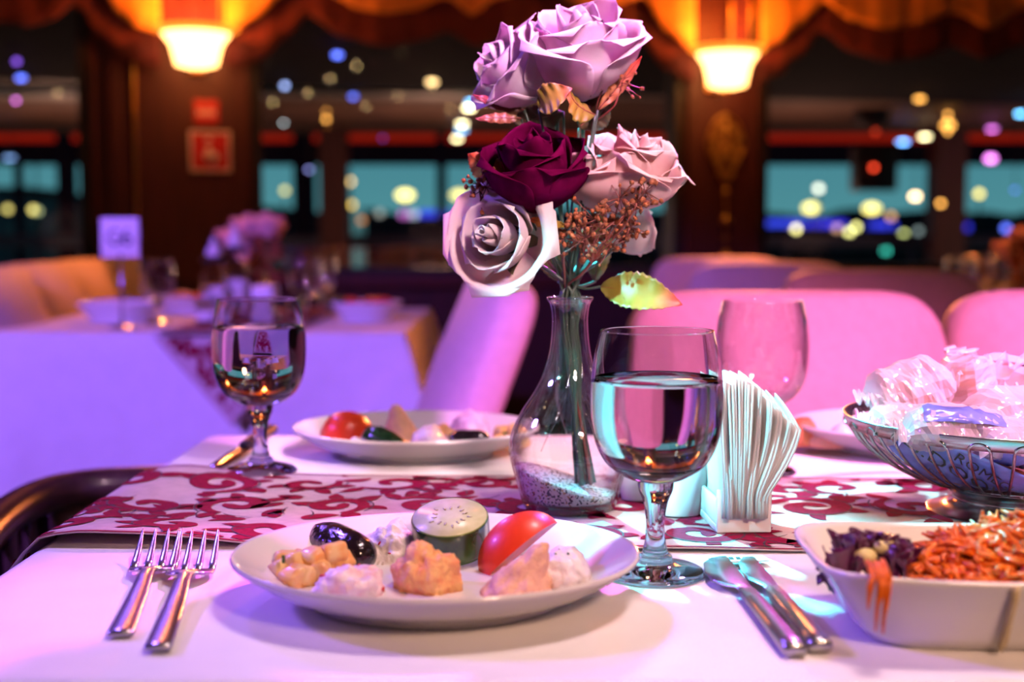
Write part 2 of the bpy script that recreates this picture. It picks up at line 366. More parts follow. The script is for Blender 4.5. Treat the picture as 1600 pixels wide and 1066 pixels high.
# ------------------------------------------------------------------ sconces
M['sconce'] = emat('lit_amber_glass', (1, .44, .13), 8.5)
M['sconce_rim'] = emat('lit_amber_rim', (1, .26, .02), 2.0)
def sconce(px, ytop, ybot, label, aim, room):
    d = .17; s, zt = w_sz(px, ytop, d); zb = w_sz(px, ybot, d)[1]; c = wp(s, d, 0); h = zt-zb
    t = thing('wall_sconce', label, 'lamp', wp(s, .0, zb), 'amber glass wall sconces')
    rt, rb = .138, .076
    pr = [(0, zb+.004), (rb*.5, zb), (rb, zb+.01), (rb*1.10, zb+.3*h), (rb*1.26, zb+.60*h), (rt*.90, zb+.86*h), (rt*.89, zb+.86*h), (rb*1.20, zb+.60*h), (rb*1.0, zb+.3*h), (0, zb+.02)]
    one(lathe(pr, 40, c), 'lamp_shade', M['sconce'], t)
    one(lathe([(rt*.90, zb+.86*h), (rt*1.10, zb+.97*h), (rt*1.14, zt), (rt*1.10, zt), (rt*.87, zb+.87*h)], 40, c), 'shade_rim', M['sconce_rim'], t)
    MB().add(rbox(wp(s, .012, zb+.4*h), (.07, .02, .12), .006, 2, Matrix.Rotation(math.atan2(WT.y, WT.x), 3, 'Z'))).add(tube([wp(s, .01, zb+.35*h), wp(s, .05, zb-.005), wp(s, d, zb-.008)], .008, 8)).build('wall_bracket', M['brass'], t)
    point('sconce_light', tuple(wp(s, d+.07, zt+.06)), (1, .22, .025), 16, .05)
    spot('sconce_room_light', tuple(wp(s, d+.14, zb+.02)), aim, (1, .24, .06), room, 75, .7, .03)
    point('sconce_downlight', tuple(wp(s, d+.05, zb-.06)), (1, .20, .03), 1.0, .05)
sconce(306, 45, 106, 'glowing amber glass wall sconce above the red sign', (-1.25, 3.3, .7), 60)
sconce(1137, 76, 138, 'glowing amber glass wall sconce above the gold filigree ornament', (.95, 3.1, .9), 300)

# red signs
M['sign_red'] = pmat('sign_red', (.52, .012, .02), .4, emit=None); M['sign_white'] = pmat('sign_white', (.8, .6, .62), .5)
WR = Matrix.Rotation(math.atan2(WT.y, WT.x), 3, 'Z')
def wall_sign(x0, y0, x1, y1, label, art):
    s0, z0 = w_sz(x0, y1, .01); s1, z1 = w_sz(x1, y0, .01)
    t = thing('wall_sign', label, 'sign', wp((s0+s1)/2, .004, z0))
    one(wbox(s0, s1, .001, .010, z0, z1, .002), 'sign_plate', M['sign_red'], t, False)
    X = lambda u: s0+(s1-s0)*u
    Zz = lambda v: z0+(z1-z0)*v
    art(t, X, Zz); return t
def art_call(t, X, Z):
    b = MB(); d0, d1 = .0105, .012
    for a in ((0, 1, 0, .06), (0, 1, .94, 1), (0, .06, .06, .94), (.94, 1, .06, .94)): b.add(wbox(X(a[0]), X(a[1]), d0, d1, Z(a[2]), Z(a[3])))
    b.build('white_border', M['sign_white'], t, False)
    h = MB()
    h.add(tube([wp(X(.47), .012, Z(.26)), wp(X(.46), .012, Z(.62))], .0085, 8)).add(lathe([(0, -.022), (.016, -.018), (.024, 0), (.02, .02), (0, .026)], 12, wp(X(.53), .008, Z(.32)), 1, .3))
    for kx, kz in ((.54, .48), (.60, .46), (.655, .42)): h.add(tube([wp(X(kx), .012, Z(.30)), wp(X(kx), .012, Z(kz))], .007, 8))
    h.add(tube([wp(X(.42), .012, Z(.30)), wp(X(.36), .012, Z(.42))], .007, 8))
    h.build('hand_emblem', M['sign_white'], t)
    one(lathe([(0, -.009), (.012, -.004), (.012, .004), (0, .009)], 14, wp(X(.46), .012, Z(.80)), 1, .4), 'button_emblem', M['sign_white'], t)
def art_text(t, X, Z):
    b = MB()
    for i in range(4): b.add(wbox(X(.14+.19*i), X(.26+.19*i), .0105, .012, Z(.34), Z(.56)))
    b.build('blurred_lettering', M['sign_white'], t, False)
wall_sign(297, 205, 360, 268, 'red square wall sign with white border and pointing hand', art_call)
wall_sign(304, 157, 341, 192, 'small dark red wall sign just above the pointing hand sign', art_text)

# gold filigree ornament under the second sconce
t = thing('wall_ornament', 'gold filigree ornament with bead drop on pier below sconce', 'ornament', wp(s_(1134), .012, 1.0))
def wq(px, py, d=.018): s, z = w_sz(px, py, d); return wp(s, d, z)
fb = MB()
cx_, cy_ = 1134, 225
out = [(1134, 178), (1150, 190), (1160, 212), (1162, 232), (1150, 256), (1140, 276), (1134, 290)]
for sgn in (1, -1):
    fb.add(tube([wq(cx_+sgn*(x-cx_), y) for x, y in smooth_prof(out, 5)], .006, 6))
    for (dx, dy, rr) in ((10, 0, 9), (12, 26, 8), (8, -26, 8), (20, 10, 6), (19, -12, 6), (7, 45, 6), (4, 12, 6)):
        pts = []
        for i in range(22):
            a = i/21*2*PI*1.4; r0 = rr*(1-.72*i/21); pts.append(wq(cx_+sgn*(dx+r0*math.cos(a)), cy_+dy+r0*math.sin(a)))
        fb.add(tube(pts, .0045, 6))
fb.add(tube([wq(1134, 180), wq(1134, 292)], .004, 6)); fb.build('filigree', M['gold'], t)
one(tube([wq(1134, 288), wq(1134, 402)], .004, 6), 'drop_rod', M['gold'], t)
for y, r in ((345, .024), (399, .02), (300, .014), (372, .012)): one(lathe(smooth_prof([(0, -r*1.2), (r*.8, -r*.5), (r, 0), (r*.7, r*.6), (0, r*1.3)], 4), 14, wq(1134, y)), 'bead', M['gold'], t)

# ================================================================== OUTSIDE THE WINDOWS: added covered deck in place of room reflections, quay, far shore
DEC = 13.0
M['soff'] = pmat('reflected_ceiling_brown', (.17, .09, .06), .6, var=.2, scale=2); M['soff_dark'] = pmat('deck_beam', (.004, .004, .022), .9, spec=.1)
M['deck'] = pmat('deck_boards', (.03, .03, .04), .7); M['pale'] = pmat('pale_beam', (.50, .46, .42), .5)
M['navy'] = pmat('navy_rail', (.035, .035, .08), .5); M['shore'] = pmat('dark_shore', (.004, .008, .012), .9); M['quay'] = pmat('teal_quay_wall', (.05, .12, .14), .8)
struct('floor_outside_deck', MB().add(rbox((1.2, 9.6, -.05), (26, 7.2, .1))), M['deck'])
struct('ceiling_reflection_stand_in', MB().add(rbox((1.2, 10.4, 2.0), (26, 5.4, .06))), M['soff'])  # added deck ceiling, stands in for the room ceiling mirrored in the panes
struct('ceiling_deck_beam', MB().add(wbox(SL, SR+1, -2.75, -.145, 1.86, 1.96)), M['soff_dark'])
struct('trim_7', MB().add(rbox((1.2, 8.9, 1.945), (26, .3, .05), .01)), M['pale'])
struct('trim_8', MB().add(rbox((1.2, DEC+.06, 1.79), (26, .1, .24), .01)), M['soff_dark'])
struct('trim_9', MB().add(rbox((1.2, DEC-.02, 1.935), (26, .05, .07), .01)), emat('reflected_red_strip', (1, .03, .01), .30))  # added glowing strip in place of the red reflection in the panes
for i, (px, y0, wd, mk) in enumerate(((476, DEC, .20, 'soff_dark'), (690, DEC, .10, 'soff_dark'), (523, 12.4, .26, 'pier'), (1478, 12.4, .30, 'pier'), (105, DEC, .16, 'soff_dark'), (30, DEC, .08, 'soff_dark'))):
    p = at_y(px, 300, y0); struct('column_%d' % (i+1), MB().add(rbox((p.x, y0, 1.0), (wd, wd, 2.0), .01)), M[mk])
rl = thing('deck_railing', 'navy deck railing with glazed infill outside the windows', 'railing', (1.2, DEC-.15, 0))
one(tube([(-11, DEC-.15, .90), (14, DEC-.15, .90)], .07, 10), 'handrail', M['navy'], rl)
one(tube([(-11, DEC-.15, .45), (14, DEC-.15, .45)], .03, 8), 'lower_rail', M['navy'], rl)
x = -11
while x < 14: one(tube([(x, DEC-.15, 0), (x, DEC-.15, .88)], .03, 8), 'post', M['navy'], rl); x += 1.25
struct('ground_water', MB().add(rbox((0, 90, -2.05), (260, 150, .1))), pmat('dark_water', (.01, .03, .04), .15))
sh = MB()
def shore_fn(u, v):
    x = -60+130*u; y = 60
    z = 2.05 + .5*noise.noise(Vector((x*.11, 3, 0))) + .35*noise.noise(Vector((x*.5, 7, 0)))
    return (x, y+6*v, -2+(z+2)*min(1, v*2.5))
struct('ground_far_shore', MB().add(grid(shore_fn, 120, 4)), M['shore'])
for (x0, x1, y0, y1, yy, lb) in ((-40, 72, 300, 420, 36, 'low dark terminal building across the water, flat roof'), (540, 568, 330, 372, 34, None), (60, 128, 310, 385, 31, 'square dark kiosk across the water seen past table sign')):
    a = at_y(x0, y1, yy); b = at_y(x1, y0, yy)
    if lb is None:
        t = tag(one(rbox(((a.x+b.x)/2, yy, (-2+b.z)/2), (b.x-a.x, .5, b.z+2), .03), 'quay_pillar', pmat('self_glowing_teal_pillar', (.2, .5, .5), .7, emit=(.2, .5, .5), estr=.35), loc=((a.x+b.x)/2, yy, -2)), 'teal self-glowing pillar on the quay outside middle window', 'pillar')  # lit look put into the material as emission, no lamp shines on it
    else:
        t = thing('building', lb, 'building', ((a.x+b.x)/2, yy, -2))
        one(rbox(((a.x+b.x)/2, yy, (-2+b.z)/2), (b.x-a.x, 3, b.z+2), .03), 'walls', M['quay'], t, False)
        one(rbox(((a.x+b.x)/2, yy, b.z+.04), (b.x-a.x+.3, 3.3, .10), .03), 'roof', M['shore'], t, False)
        for i in range(3):
            xx = a.x+(b.x-a.x)*(.2+.3*i); one(rbox((xx, yy-1.51, .9), ((b.x-a.x)*.2, .03, .7)), 'window', pmat('dim_pane', (.02, .08, .1), .2), t, False)

# blue light strips on the quay
for (x0, x1, y, c, lb) in ((1180, 1255, 349, (.05, .08, 1), 'blue light strip on the quay beside the pier'), (1258, 1322, 350, (.06, .05, 1), 'blue light strip on the quay behind the chair tops'), (1356, 1400, 352, (.05, .06, 1), 'short blue light strip on the quay near green lamp'),
                           (1478, 1516, 355, (.05, .05, 1), 'short blue light strip on the quay right of deck column'), (655, 705, 334, (.04, .06, 1), 'blue light strip on the quay beside white rose'), (625, 640, 335, (1, .25, 1), 'pink light on the quay beside blue strip'), (641, 653, 335, (.7, .8, 1), 'white light on the quay between pink light and blue strip')):
    a = at_y(x0, y, 28); b = at_y(x1, y, 28)
    t = thing('strip_light', lb, 'lamp', ((a.x+b.x)/2, 28, -2))
    one(rbox(((a.x+b.x)/2, 28, a.z), (b.x-a.x, .08, .14), .02), 'light_tube', emat('strip_glow', c, 1.3), t)
    for xx in (a.x+.1, b.x-.1): one(tube([(xx, 28.08, -2), (xx, 28.08, a.z)], .03, 6), 'post', M['shore'], t)

# lamps: (px, py, w px, h px, colour, strength, label); upper ones, partly room lamps reflected in the panes, hang from the added soffit, low ones stand on the quay
AMB = (1, .42, .08); WRM = (1, .80, .42); WHT = (.95, .95, 1); BLU = (.12, .18, 1); SKY = (.15, .55, 1); VIO = (.35, .12, 1); PNK = (1, .22, .95); YEL = (1, .80, .22); RED = (1, .06, .02)
hang = [
 (131, 139, 16, 8, AMB, 3, 'amber flat lamp under added deck soffit beside the pier edge'), (33, 122, 22, 10, BLU, 2.5, 'blue flat lamp under added deck soffit beyond first window'), (25, 157, 11, 11, PNK, 2, 'pink round lamp hanging below the blue flat lamp'), (26, 96, 10, 16, VIO, 1.2, 'violet upright lamp above the blue flat lamp'),
 (527, 86, 22, 9, BLU, 2.5, 'blue flat lamp hanging highest beyond the middle window'), (445, 134, 9, 11, (.4, .5, 1), 2.5, 'pale blue lamp above the bright white lamp, middle window'), (443, 191, 10, 11, WHT, 4, 'bright white round lamp beyond the middle window edge'), (552, 151, 18, 8, BLU, 2, 'blue flat lamp beside the amber chandelier'),
 (632, 188, 9, 11, PNK, 2.2, 'pink round lamp midway between chandelier and bouquet'), (675, 128, 24, 8, (1, .6, .25), 3, 'amber flat lamp under added soffit toward the bouquet'), (737, 160, 24, 10, SKY, 4, 'sky blue flat lamp, topmost of four beside purple leaf tips'), (733, 169, 24, 8, WRM, 7, 'warm white flat lamp just below topmost sky blue lamp'),
 (722, 194, 22, 8, WRM, 7, 'warm white flat lamp, third of the stack beside leaf tips'), (721, 204, 22, 8, SKY, 4, 'sky blue flat lamp, fourth of the stack beside leaf tips'), (714, 217, 20, 8, WRM, 6, 'warm white flat lamp, lowest of stack beside leaf tips'), (1051, 140, 14, 7, AMB, 2, 'amber flat lamp close to the second pier'), 
 (1437, 155, 22, 8, AMB, 3, 'amber flat lamp above the blue and white pair, third window'), (1556, 188, 26, 9, WRM, 6, 'warm white flat lamp directly above magenta lamp'), (1550, 202, 22, 9, PNK, 2.5, 'magenta flat lamp tucked under warm white lamp'), (1548, 248, 24, 24, (1, .25, .95), 2.6, 'large round magenta lamp beyond the third window'),
 (1594, 178, 20, 9, SKY, 5, 'sky blue flat lamp at the far end of third window'), (1411, 222, 24, 9, (.15, .4, 1), 6, 'blue flat lamp beside warm white twin, third window'), (1445, 214, 24, 9, WRM, 6, 'warm white flat lamp beside blue twin, third window'), (1586, 297, 14, 10, BLU, 1.6, 'dim blue round lamp low in the third window'), (598, 216, 9, 9, VIO, .6, 'dim violet lamp below the pink lamp'), (578, 187, 9, 9, VIO, .5, 'dim violet lamp between chandelier and pink lamp'),
 (483, 265, 16, 9, (.4, .4, 1), 1.6, 'pale violet flat lamp hanging before the deck column'), (15, 247, 26, 8, (.3, .5, 1), 1.2, 'pale blue flat lamp low in the first window'), (1430, 307, 22, 20, (1, .62, .30), 5, 'large peach globe lamp left of dark deck column'), (1470, 318, 16, 14, AMB, 4, 'amber globe lamp hanging on the maroon deck column'), (1041, 300, 10, 26, (.5, .05, 1), 1.1, 'tall violet lamp beside cream rose'),
]
for px, py, wx, hy, c, s, lb in hang:
    yy = min(8.6, 1690/(364-py)) if py < 180 else 11.6
    p = at_y(px, py, yy); k = yy/F; t = thing('hanging_lamp', lb, 'lamp', (p.x, p.y, p.z))
    rx, rz = max(.015, (wx-8)*.5*k if wx > 14 else .25*wx*k), max(.012, hy*.22*k)
    one(lathe(smooth_prof([(0, -rz), (rx*.75, -rz*.75), (rx, 0), (rx*.75, rz*.75), (0, rz)], 3), 14, p, 1, .5), 'globe', emat('lamp_glow', c, s*2.2), t)
    one(tube([(p.x, p.y, p.z+rz*.8), (p.x, p.y, 1.972)], .004, 5), 'cord', M['frame'], t)
# amber chandeliers on the deck
for lb, yy, bulbs in (('amber chandelier of stacked bulbs beyond the middle window', 10.5, ((528, 125), (510, 148), (511, 163), (496, 160), (510, 172), (510, 186))), ('tall amber chandelier beyond the third window', 10.5, ((1481, 168), (1481, 180), (1481, 191), (1475, 196), (1487, 196), (1481, 204)))):
    p = at_y(bulbs[2][0], 200, yy); t = thing('chandelier', lb, 'chandelier', (p.x, yy, p.z))
    one(tube([(p.x, yy, p.z), (p.x, yy, 1.972)], .012, 6), 'stem', M['gold'], t)
    for bx, by in bulbs:
        q = at_y(bx, by, yy); one(lathe(smooth_prof([(0, -.022), (.016, -.01), (.014, .01), (0, .022)], 3), 10, q), 'bulb', emat('bulb_glow', AMB, 7), t)
        one(tube([(p.x, yy+.02, q.z-.02), (q.x, yy+.02, q.z-.02)], .005, 5), 'arm', M['gold'], t)
# hanging loudspeaker with red lamps
p = at_y(1372, 262, 10.2); t = thing('hanging_speaker', 'dark hanging loudspeaker cabinet with red lamps outside third window', 'speaker', (p.x, p.y, p.z))
one(rbox((p.x, p.y+.12, p.z), (.34, .2, .36), .02), 'cabinet', M['frame'], t); one(rbox((p.x-.03, p.y+.12, p.z+.44), (.26, .2, .2), .04), 'bracket', M['frame'], t); one(tube([(p.x, p.y+.12, p.z+.5), (p.x, p.y+.12, 1.972)], .03, 6), 'pole', M['frame'], t)
for px, py, s in ((1365, 262, 6), (1368, 206, 1.6)):
    q = at_y(px, py, 10.16); one(lathe([(0, -.02), (.02, -.008), (.02, .008), (0, .02)], 10, q), 'red_lamp', emat('red_glow', RED, s), t)
quay = [
 (138, 307, AMB, 4, 'amber lamp on the quay beside the pier'), (12, 327, YEL, 1.6, 'pale yellow lamp at the edge of first window'), (52, 328, YEL, 2.4, 'yellow lamp on the quay above pale chair'), (58, 330, (.9, 1, .5), 1.5, 'greenish lamp touching the yellow lamp'), (104, 337, (.8, .9, .6), 1, 'dim pale lamp near the kiosk'), (55, 250, (.7, 1, .9), 1, 'dim white lamp high in first window'),
 (508, 293, AMB, 9, 'brightest amber lamp of the cluster behind deck column'), (525, 285, (1, .55, .15), 8, 'middle amber lamp of the cluster behind deck column'), (546, 284, (1, .6, .2), 4, 'far amber lamp of the cluster behind deck column'), (549, 320, (1, .6, .1), 3, 'amber lamp on top of the teal pillar'), (445, 298, YEL, 1.8, 'yellow lamp beside the flowers on the far table'), (593, 333, (.5, .5, .45), 1, 'dim grey lamp between teal pillar and pink light'),
 (633, 305, YEL, 3, 'yellow floodlight on the far shore, middle window'), (718, 305, YEL, 2, 'yellow floodlight on the far shore beside white rose'), (688, 380, (.1, .4, .7), 1, 'dim blue lamp low behind the railing'), (565, 344, (1, .35, .1), 1, 'dim orange lamp right of the teal pillar'),
 (1186, 327, YEL, 2.5, 'yellow lamp touching the second pier'), (1279, 295, (1, .95, .75), 3, 'white lamp high over the quay, third window'), (1268, 325, YEL, 2.6, 'first yellow floodlight beyond the third window'), (1362, 326, YEL, 2.6, 'second yellow floodlight beyond the third window'), (1244, 358, (1, .85, .3), 4, 'yellow lamp between two blue strips'), (1327, 363, (1, .9, .3), 3.5, 'lower yellow lamp of the pair between blue strips'), (1338, 355, (1, .9, .3), 3.5, 'upper yellow lamp of the pair between blue strips'),
 (1308, 357, (1, .5, .3), 1.2, 'dim orange lamp in the second blue strip'), (1392, 338, (1, .45, .12), 1.6, 'orange lamp above the green lamp'), (1384, 376, (.08, 1, .25), 9, 'green lamp on the quay'), (1384, 392, (.05, .6, .45), 3, 'dim teal lamp under the green lamp'), (1412, 366, (.95, 1, .35), 2, 'pale yellow lamp beside green lamp'), (1435, 361, (.4, .5, .5), 1, 'dim grey lamp beside pale yellow lamp'), (1530, 303, (1, .75, .15), 3, 'yellow lamp beyond the deck column, third window'), (1572, 357, BLU, 3, 'blue lamp above the pale flowers'),
]
qi = 0
for px, py, c, s, lb in quay:
    qi += 1; yy = 24.0+.55*(qi % 6); p = at_y(px, py, yy); t = thing('quay_lamp', lb, 'lamp', (p.x, yy, -2))
    r = .065 if 'flood' not in lb else .10
    one(lathe(smooth_prof([(0, -r), (r*.8, -r*.6), (r, 0), (r*.8, r*.6), (0, r)], 2), 12, p, 1.6 if r > .09 else 1, 1), 'globe', emat('quay_glow', c, s*1.5), t)
    one(tube([(p.x, yy, -2), (p.x, yy, p.z-r*.9)], .02, 5), 'pole', M['shore'], t)
for k, (x, q) in enumerate(((-3.6, 40), (-.6, 40), (2.4, 34), (5.2, 30))): point('soffit_fill_%d' % (k+1), (x, 10.4, 1.0), (1, .48, .32), q, .2)  # added unseen point lights that brighten the soffit

# small ceiling bulbs of the dining room (seen only as sparkles in the glass)
bm_ = emat('ceiling_bulb_glow', (1, .66, .30), 42); first = None
for i in range(7):
    for j in range(6):
        x = -2.6+i*.95+random.uniform(-.15, .15); y = -2.7+j*1.0+random.uniform(-.15, .15)
        if first is None:
            first = thing('ceiling_bulb', 'small warm bulb set in the dining room ceiling', 'lamp', (0, 0, 0), 'bulbs in the dining room ceiling')
            one(lathe(smooth_prof([(0, -.028), (.010, -.020), (.012, -.004), (0, .004)], 3), 10), 'bulb', bm_, first)
            one(lathe([(.016, .004), (.03, .004), (.032, .012), (.016, .012)], 12), 'collar', M['brass'], first); o = first
        else: o = copy_tree(first)
        o.location = (x, y, Z_C-.013)

# ================================================================== FURNITURE
def make_chair(label):
    """upholstered dining chair, facing -Y, origin on the floor under the seat centre"""
    t = thing('dining_chair', label, 'chair', (0, 0, 0), 'cream upholstered dining chairs')
    one(rbox((0, 0, .43), (.47, .46, .10), .035, 3), 'seat', M['uphol'], t)
    # backrest: rounded pad, gently curved and reclined
    W, H, T = .48, .56, .075
    def bk(u, v, side):
        x = (u-.5); z = v
        # rounded rectangle inset
        r = .10
        zz = .36 + H*z
        return x, zz
    V = []; Fc = []; n = 22; m = 20
    def outline(a):   # superellipse outline of the pad
        c, s = math.cos(a), math.sin(a); e_ = .30
        return math.copysign(abs(c)**e_, c)*W/2, math.copysign(abs(s)**e_, s)*H/2
    rings = [(-T/2, .88), (-T/2+.012, .97), (-.008, 1.0), (.008, 1.0), (T/2-.012, .97), (T/2, .88)]
    mb = MB(); K = 64
    def P(x, z, y):
        yb = .195 + .19*max(0, z/H+.5)**1.2 - .05*(1-(2*x/W)**2) + y
        return Vector((x, yb, .62+z))
    idx = []
    for (y, k) in [(-T/2, .0), (-T/2-.004, .45)] + rings + [(T/2+.004, .45), (T/2, 0)]:
        row = []
        for i in range(K):
            x, z = outline(2*PI*i/K+.001); row.append(P(x*k if k < .5 else x-(1-k)*.09*(1 if x > 0 else -1)*abs(2*x/W), (z*k if k < .5 else z-(1-k)*.09*(1 if z > 0 else -1)*abs(2*z/H)), y))
        idx.append(row)
    vs = [p for r_ in idx for p in r_]; fs = []
    for j in range(len(idx)-1):
        for i in range(K): fs.append((j*K+i, j*K+(i+1) % K, (j+1)*K+(i+1) % K, (j+1)*K+i))
    mb.add((vs, fs)); mb.build('backrest', M['uphol'], t)
    for sx_ in (-1, 1):
        one(tube([(sx_*.20, -.19, .40), (sx_*.205, -.20, 0)], [.022, .016], 8), 'leg', M['darkwood'], t)
        one(tube([(sx_*.20, .19, .42), (sx_*.205, .24, 0)], [.022, .016], 8), 'leg', M['darkwood'], t)
    return t
chair0 = None
def chair(label, px, py, D, rz, ztop=None):
    """put a chair so that the top middle of its back shows at px, at depth D"""
    global chair0
    if chair0 is None: chair0 = o = make_chair(label)
    else: o = copy_tree(chair0)
    o['label'] = label
    p = at_y(px, py, D); off = Vector((0, .34, 0)); off.rotate(Matrix.Rotation(R(rz), 3, 'Z'))
    o.location = (p.x-off.x, p.y-off.y, 0); o.rotation_euler = (0, 0, R(rz))
    if ztop: pass
    return o
chair('pink-lit cream chair facing the napkin holder across the table', 1228, 455, 1.88, 0)
chair('pink-lit cream chair beyond the bread basket, partly out of view', 1722, 468, 1.92, 4)
chair('cream chair with glowing top edge, right behind the pink-lit chair', 1372, 425, 3.0, 178)
chair('cream chair just behind, in the row beside the wall ornament', 1200, 420, 3.75, 182)
chair('small far cream chair under the gold bead drop', 1122, 418, 4.5, 180)
chair('violet-lit cream chair turned sideways, leaning, behind the white rose', 768, 425, 2.45, -82)
chair('cream chair nearest the picture edge at the violet table', -12, 392, 3.29, 89)
chair('amber-lit cream chair second in the row beside the violet table', 62, 392, 3.76, 89)
chair('amber-lit cream chair third in the row beside the violet table', 128, 395, 4.22, 89)
chair('amber-lit cream chair behind the table number sign', 186, 396, 4.67, 89)

# dark wooden slatted armchair pushed in behind the table corner
t = thing('slatted_armchair', 'dark wooden slatted armchair with curved arm at the table corner', 'chair', (-.34, 1.4, 0))
rail = [(-.575, 1.30, .635), (-.585, 1.42, .655), (-.575, 1.52, .665), (-.535, 1.585, .667), (-.45, 1.61, .667), (-.3, 1.62, .667), (-.2, 1.615, .667), (-.12, 1.60, .662)]
V_, F_ = tube([Vector(p) for p in smooth_prof(rail, 6)], .022, 10); one((V_, F_), 'top_rail', M['darkwood'], t)
for i in range(11):
    a = i/10; x = -.53+.40*a; y = 1.585+.03*math.sin(a*PI); one(rbox((x, y, .555), (.022, .012, .21), .003), 'slat', M['darkwood'], t)
for i in range(4): one(rbox((-.582, 1.34+.06*i, .545), (.012, .022, .20), .003), 'slat', M['darkwood'], t)
one(rbox((-.33, 1.46, .43), (.50, .36, .05), .015), 'seat', M['darkwood'], t)
for x, y in ((-.56, 1.31), (-.11, 1.31), (-.56, 1.58), (-.11, 1.58)): one(tube([(x, y, .66 if x < -.5 or y > 1.5 else .42), (x, y, 0)], [.02, .016], 8), 'leg', M['darkwood'], t)

# ------------------------------------------------------------------ tables and linen
def table(x0, x1, y0, y1, label, hang, cl_label, ztop=TZ, legs=True, loc=None, rz=0):
    c = Vector(((x0+x1)/2, (y0+y1)/2, 0))
    t = thing('dining_table', label, 'table', c)
    one(rbox((c.x, c.y, ztop-.02), (x1-x0-.02, y1-y0-.02, .032), .004), 'tabletop', M['darkwood'], t, False)
    for x in (x0+.08, x1-.08):
        for y in (y0+.08, y1-.35): one(rbox((x, y, (ztop-.036)/2), (.05, .05, ztop-.036), .004), 'leg', M['darkwood'], t, False)
    # cloth: top sheet with soft edges and a falling skirt with folds
    V = []; Fc = []; nx, ny = int((x1-x0)/.02), int((y1-y0)/.02)
    per = []
    def rr(d):      # perimeter loop offset outward by d with rounded corners
        pts = []; r = .012+d; K = 6
        for cx_, cy_, a0 in ((x1, y1, 0), (x0, y1, 90), (x0, y0, 180), (x1, y0, 270)):
            ix = cx_ - math.copysign(.012, cx_-c.x); iy = cy_ - math.copysign(.012, cy_-c.y)
            for k in range(K+1):
                a = R(a0+90*k/K); pts.append((ix+r*math.cos(a), iy+r*math.sin(a)))
        out = []
        for i, p in enumerate(pts):
            q = pts[(i+1) % len(pts)]; L = math.hypot(q[0]-p[0], q[1]-p[1]); n = max(1, round(L/.03)) if L > .1 else 1
            for k in range(n): out.append((p[0]+(q[0]-p[0])*k/n, p[1]+(q[1]-p[1])*k/n))
        return out
    base = rr(0); N = len(base); V.append(Vector((c.x, c.y, ztop))); rings = []
    def ring(pts): rings.append(list(range(len(V), len(V)+len(pts)))); V.extend(pts)
    for k in (.25, .5, .75, .9, .975): ring([Vector((c.x+(p[0]-c.x)*k, c.y+(p[1]-c.y)*k, ztop)) for p in base])
    ring([Vector((p[0]+(c.x-p[0])*.004, p[1]+(c.y-p[1])*.004, ztop)) for p in base])
    for d, z in ((.004, -.003), (.006, -.009)):
        pp = rr(d)[:N]; ring([Vector((p[0], p[1], ztop+z)) for p in [(b[0]+(b[0]-c.x)/math.hypot(b[0]-c.x, b[1]-c.y)*d, b[1]+(b[1]-c.y)/math.hypot(b[0]-c.x, b[1]-c.y)*d) for b in base]])
    for k in range(1, 13):
        v = k/12; row = []; arc = 0
        for i, b in enumerate(base):
            arc += math.hypot(b[0]-base[i-1][0], b[1]-base[i-1][1]) if i else 0
            dx, dy = b[0]-c.x, b[1]-c.y; L = math.hypot(dx, dy)
            edge = min(x1-b[0], b[0]-x0), min(y1-b[1], b[1]-y0)
            corner = max(0, 1-max(edge)/.16)
            nx_ = 1 if b[0] > x1-.013 else (-1 if b[0] < x0+.013 else 0); ny_ = 1 if b[1] > y1-.013 else (-1 if b[1] < y0+.013 else 0)
            fl = .008 + v*hang*(.06+.20*corner) + .012*v*math.sin(arc*13)*min(1, hang/.3)
            row.append(Vector((b[0]+nx_*fl, b[1]+ny_*fl, ztop-.009-(hang*(1-.02*math.sin(arc*9)))*v)))
        ring(row)
    for k in range(N): Fc.append((0, rings[0][k], rings[0][(k+1) % N]))
    for a, b in zip(rings, rings[1:]):
        for k in range(N): Fc.append((a[k], b[k], b[(k+1) % N], a[(k+1) % N]))
    o = one((V, Fc), 'tablecloth', M['cloth'], loc=c); tag(o, cl_label, 'tablecloth')
    return t
table(-.352, 1.75, .652, 1.475, 'dining table set with the sharp front plate and flower vase', .10, 'white cloth over the set table with the flower vase')
table(-1.26, -.255, 3.02, 4.0, 'dining table with the number sign, under violet light', .42, 'white cloth lit violet, over the table with number sign')
table(1.35, 2.7, 3.25, 4.2, 'far dining table laid with glasses beyond the pink-lit chairs', .22, 'dim white cloth on the far table of glasses')

# ------------------------------------------------------------------ brocade runners with woven scrolls
def stroke(pts, wfn):
    """flat tapered ribbon in runner coordinates -> list of (left, right) pairs"""
    out = []; n = len(pts)
    for i, p in enumerate(pts):
        a = pts[max(i-1, 0)]; b = pts[min(i+1, n-1)]; dx, dy = b[0]-a[0], b[1]-a[1]; L = math.hypot(dx, dy) or 1
        w_ = wfn(i/(n-1)); out.append(((p[0]-dy/L*w_, p[1]+dx/L*w_), (p[0]+dy/L*w_, p[1]-dx/L*w_)))
    return out
def scroll(cx, cy, r, a0, sgn, turns=1.35, w=.0048):
    pts = []; n = 30
    for i in range(n):
        t_ = i/(n-1); a = a0+sgn*turns*2*PI*t_; rr = r*(1-.86*t_**.85); pts.append((cx+rr*math.cos(a), cy+rr*math.sin(a)))
    st = [stroke(pts, lambda t_: w*(.35+1.0*math.sin(PI*min(1, t_*1.05))**.7*.8 + (.9*max(0, (t_-.82)/.18)) if t_ < .97 else w*.6/ w*w))]
    return st, pts
def leaf_stroke(x, y, a, L, w_, bend):
    pts = []
    for i in range(12):
        t_ = i/11; aa = a+bend*t_; x += L/11*math.cos(aa); y += L/11*math.sin(aa); pts.append((x, y))
    return stroke(pts, lambda t_: w_*(math.sin(PI*t_**.75)**.8)+.0002)
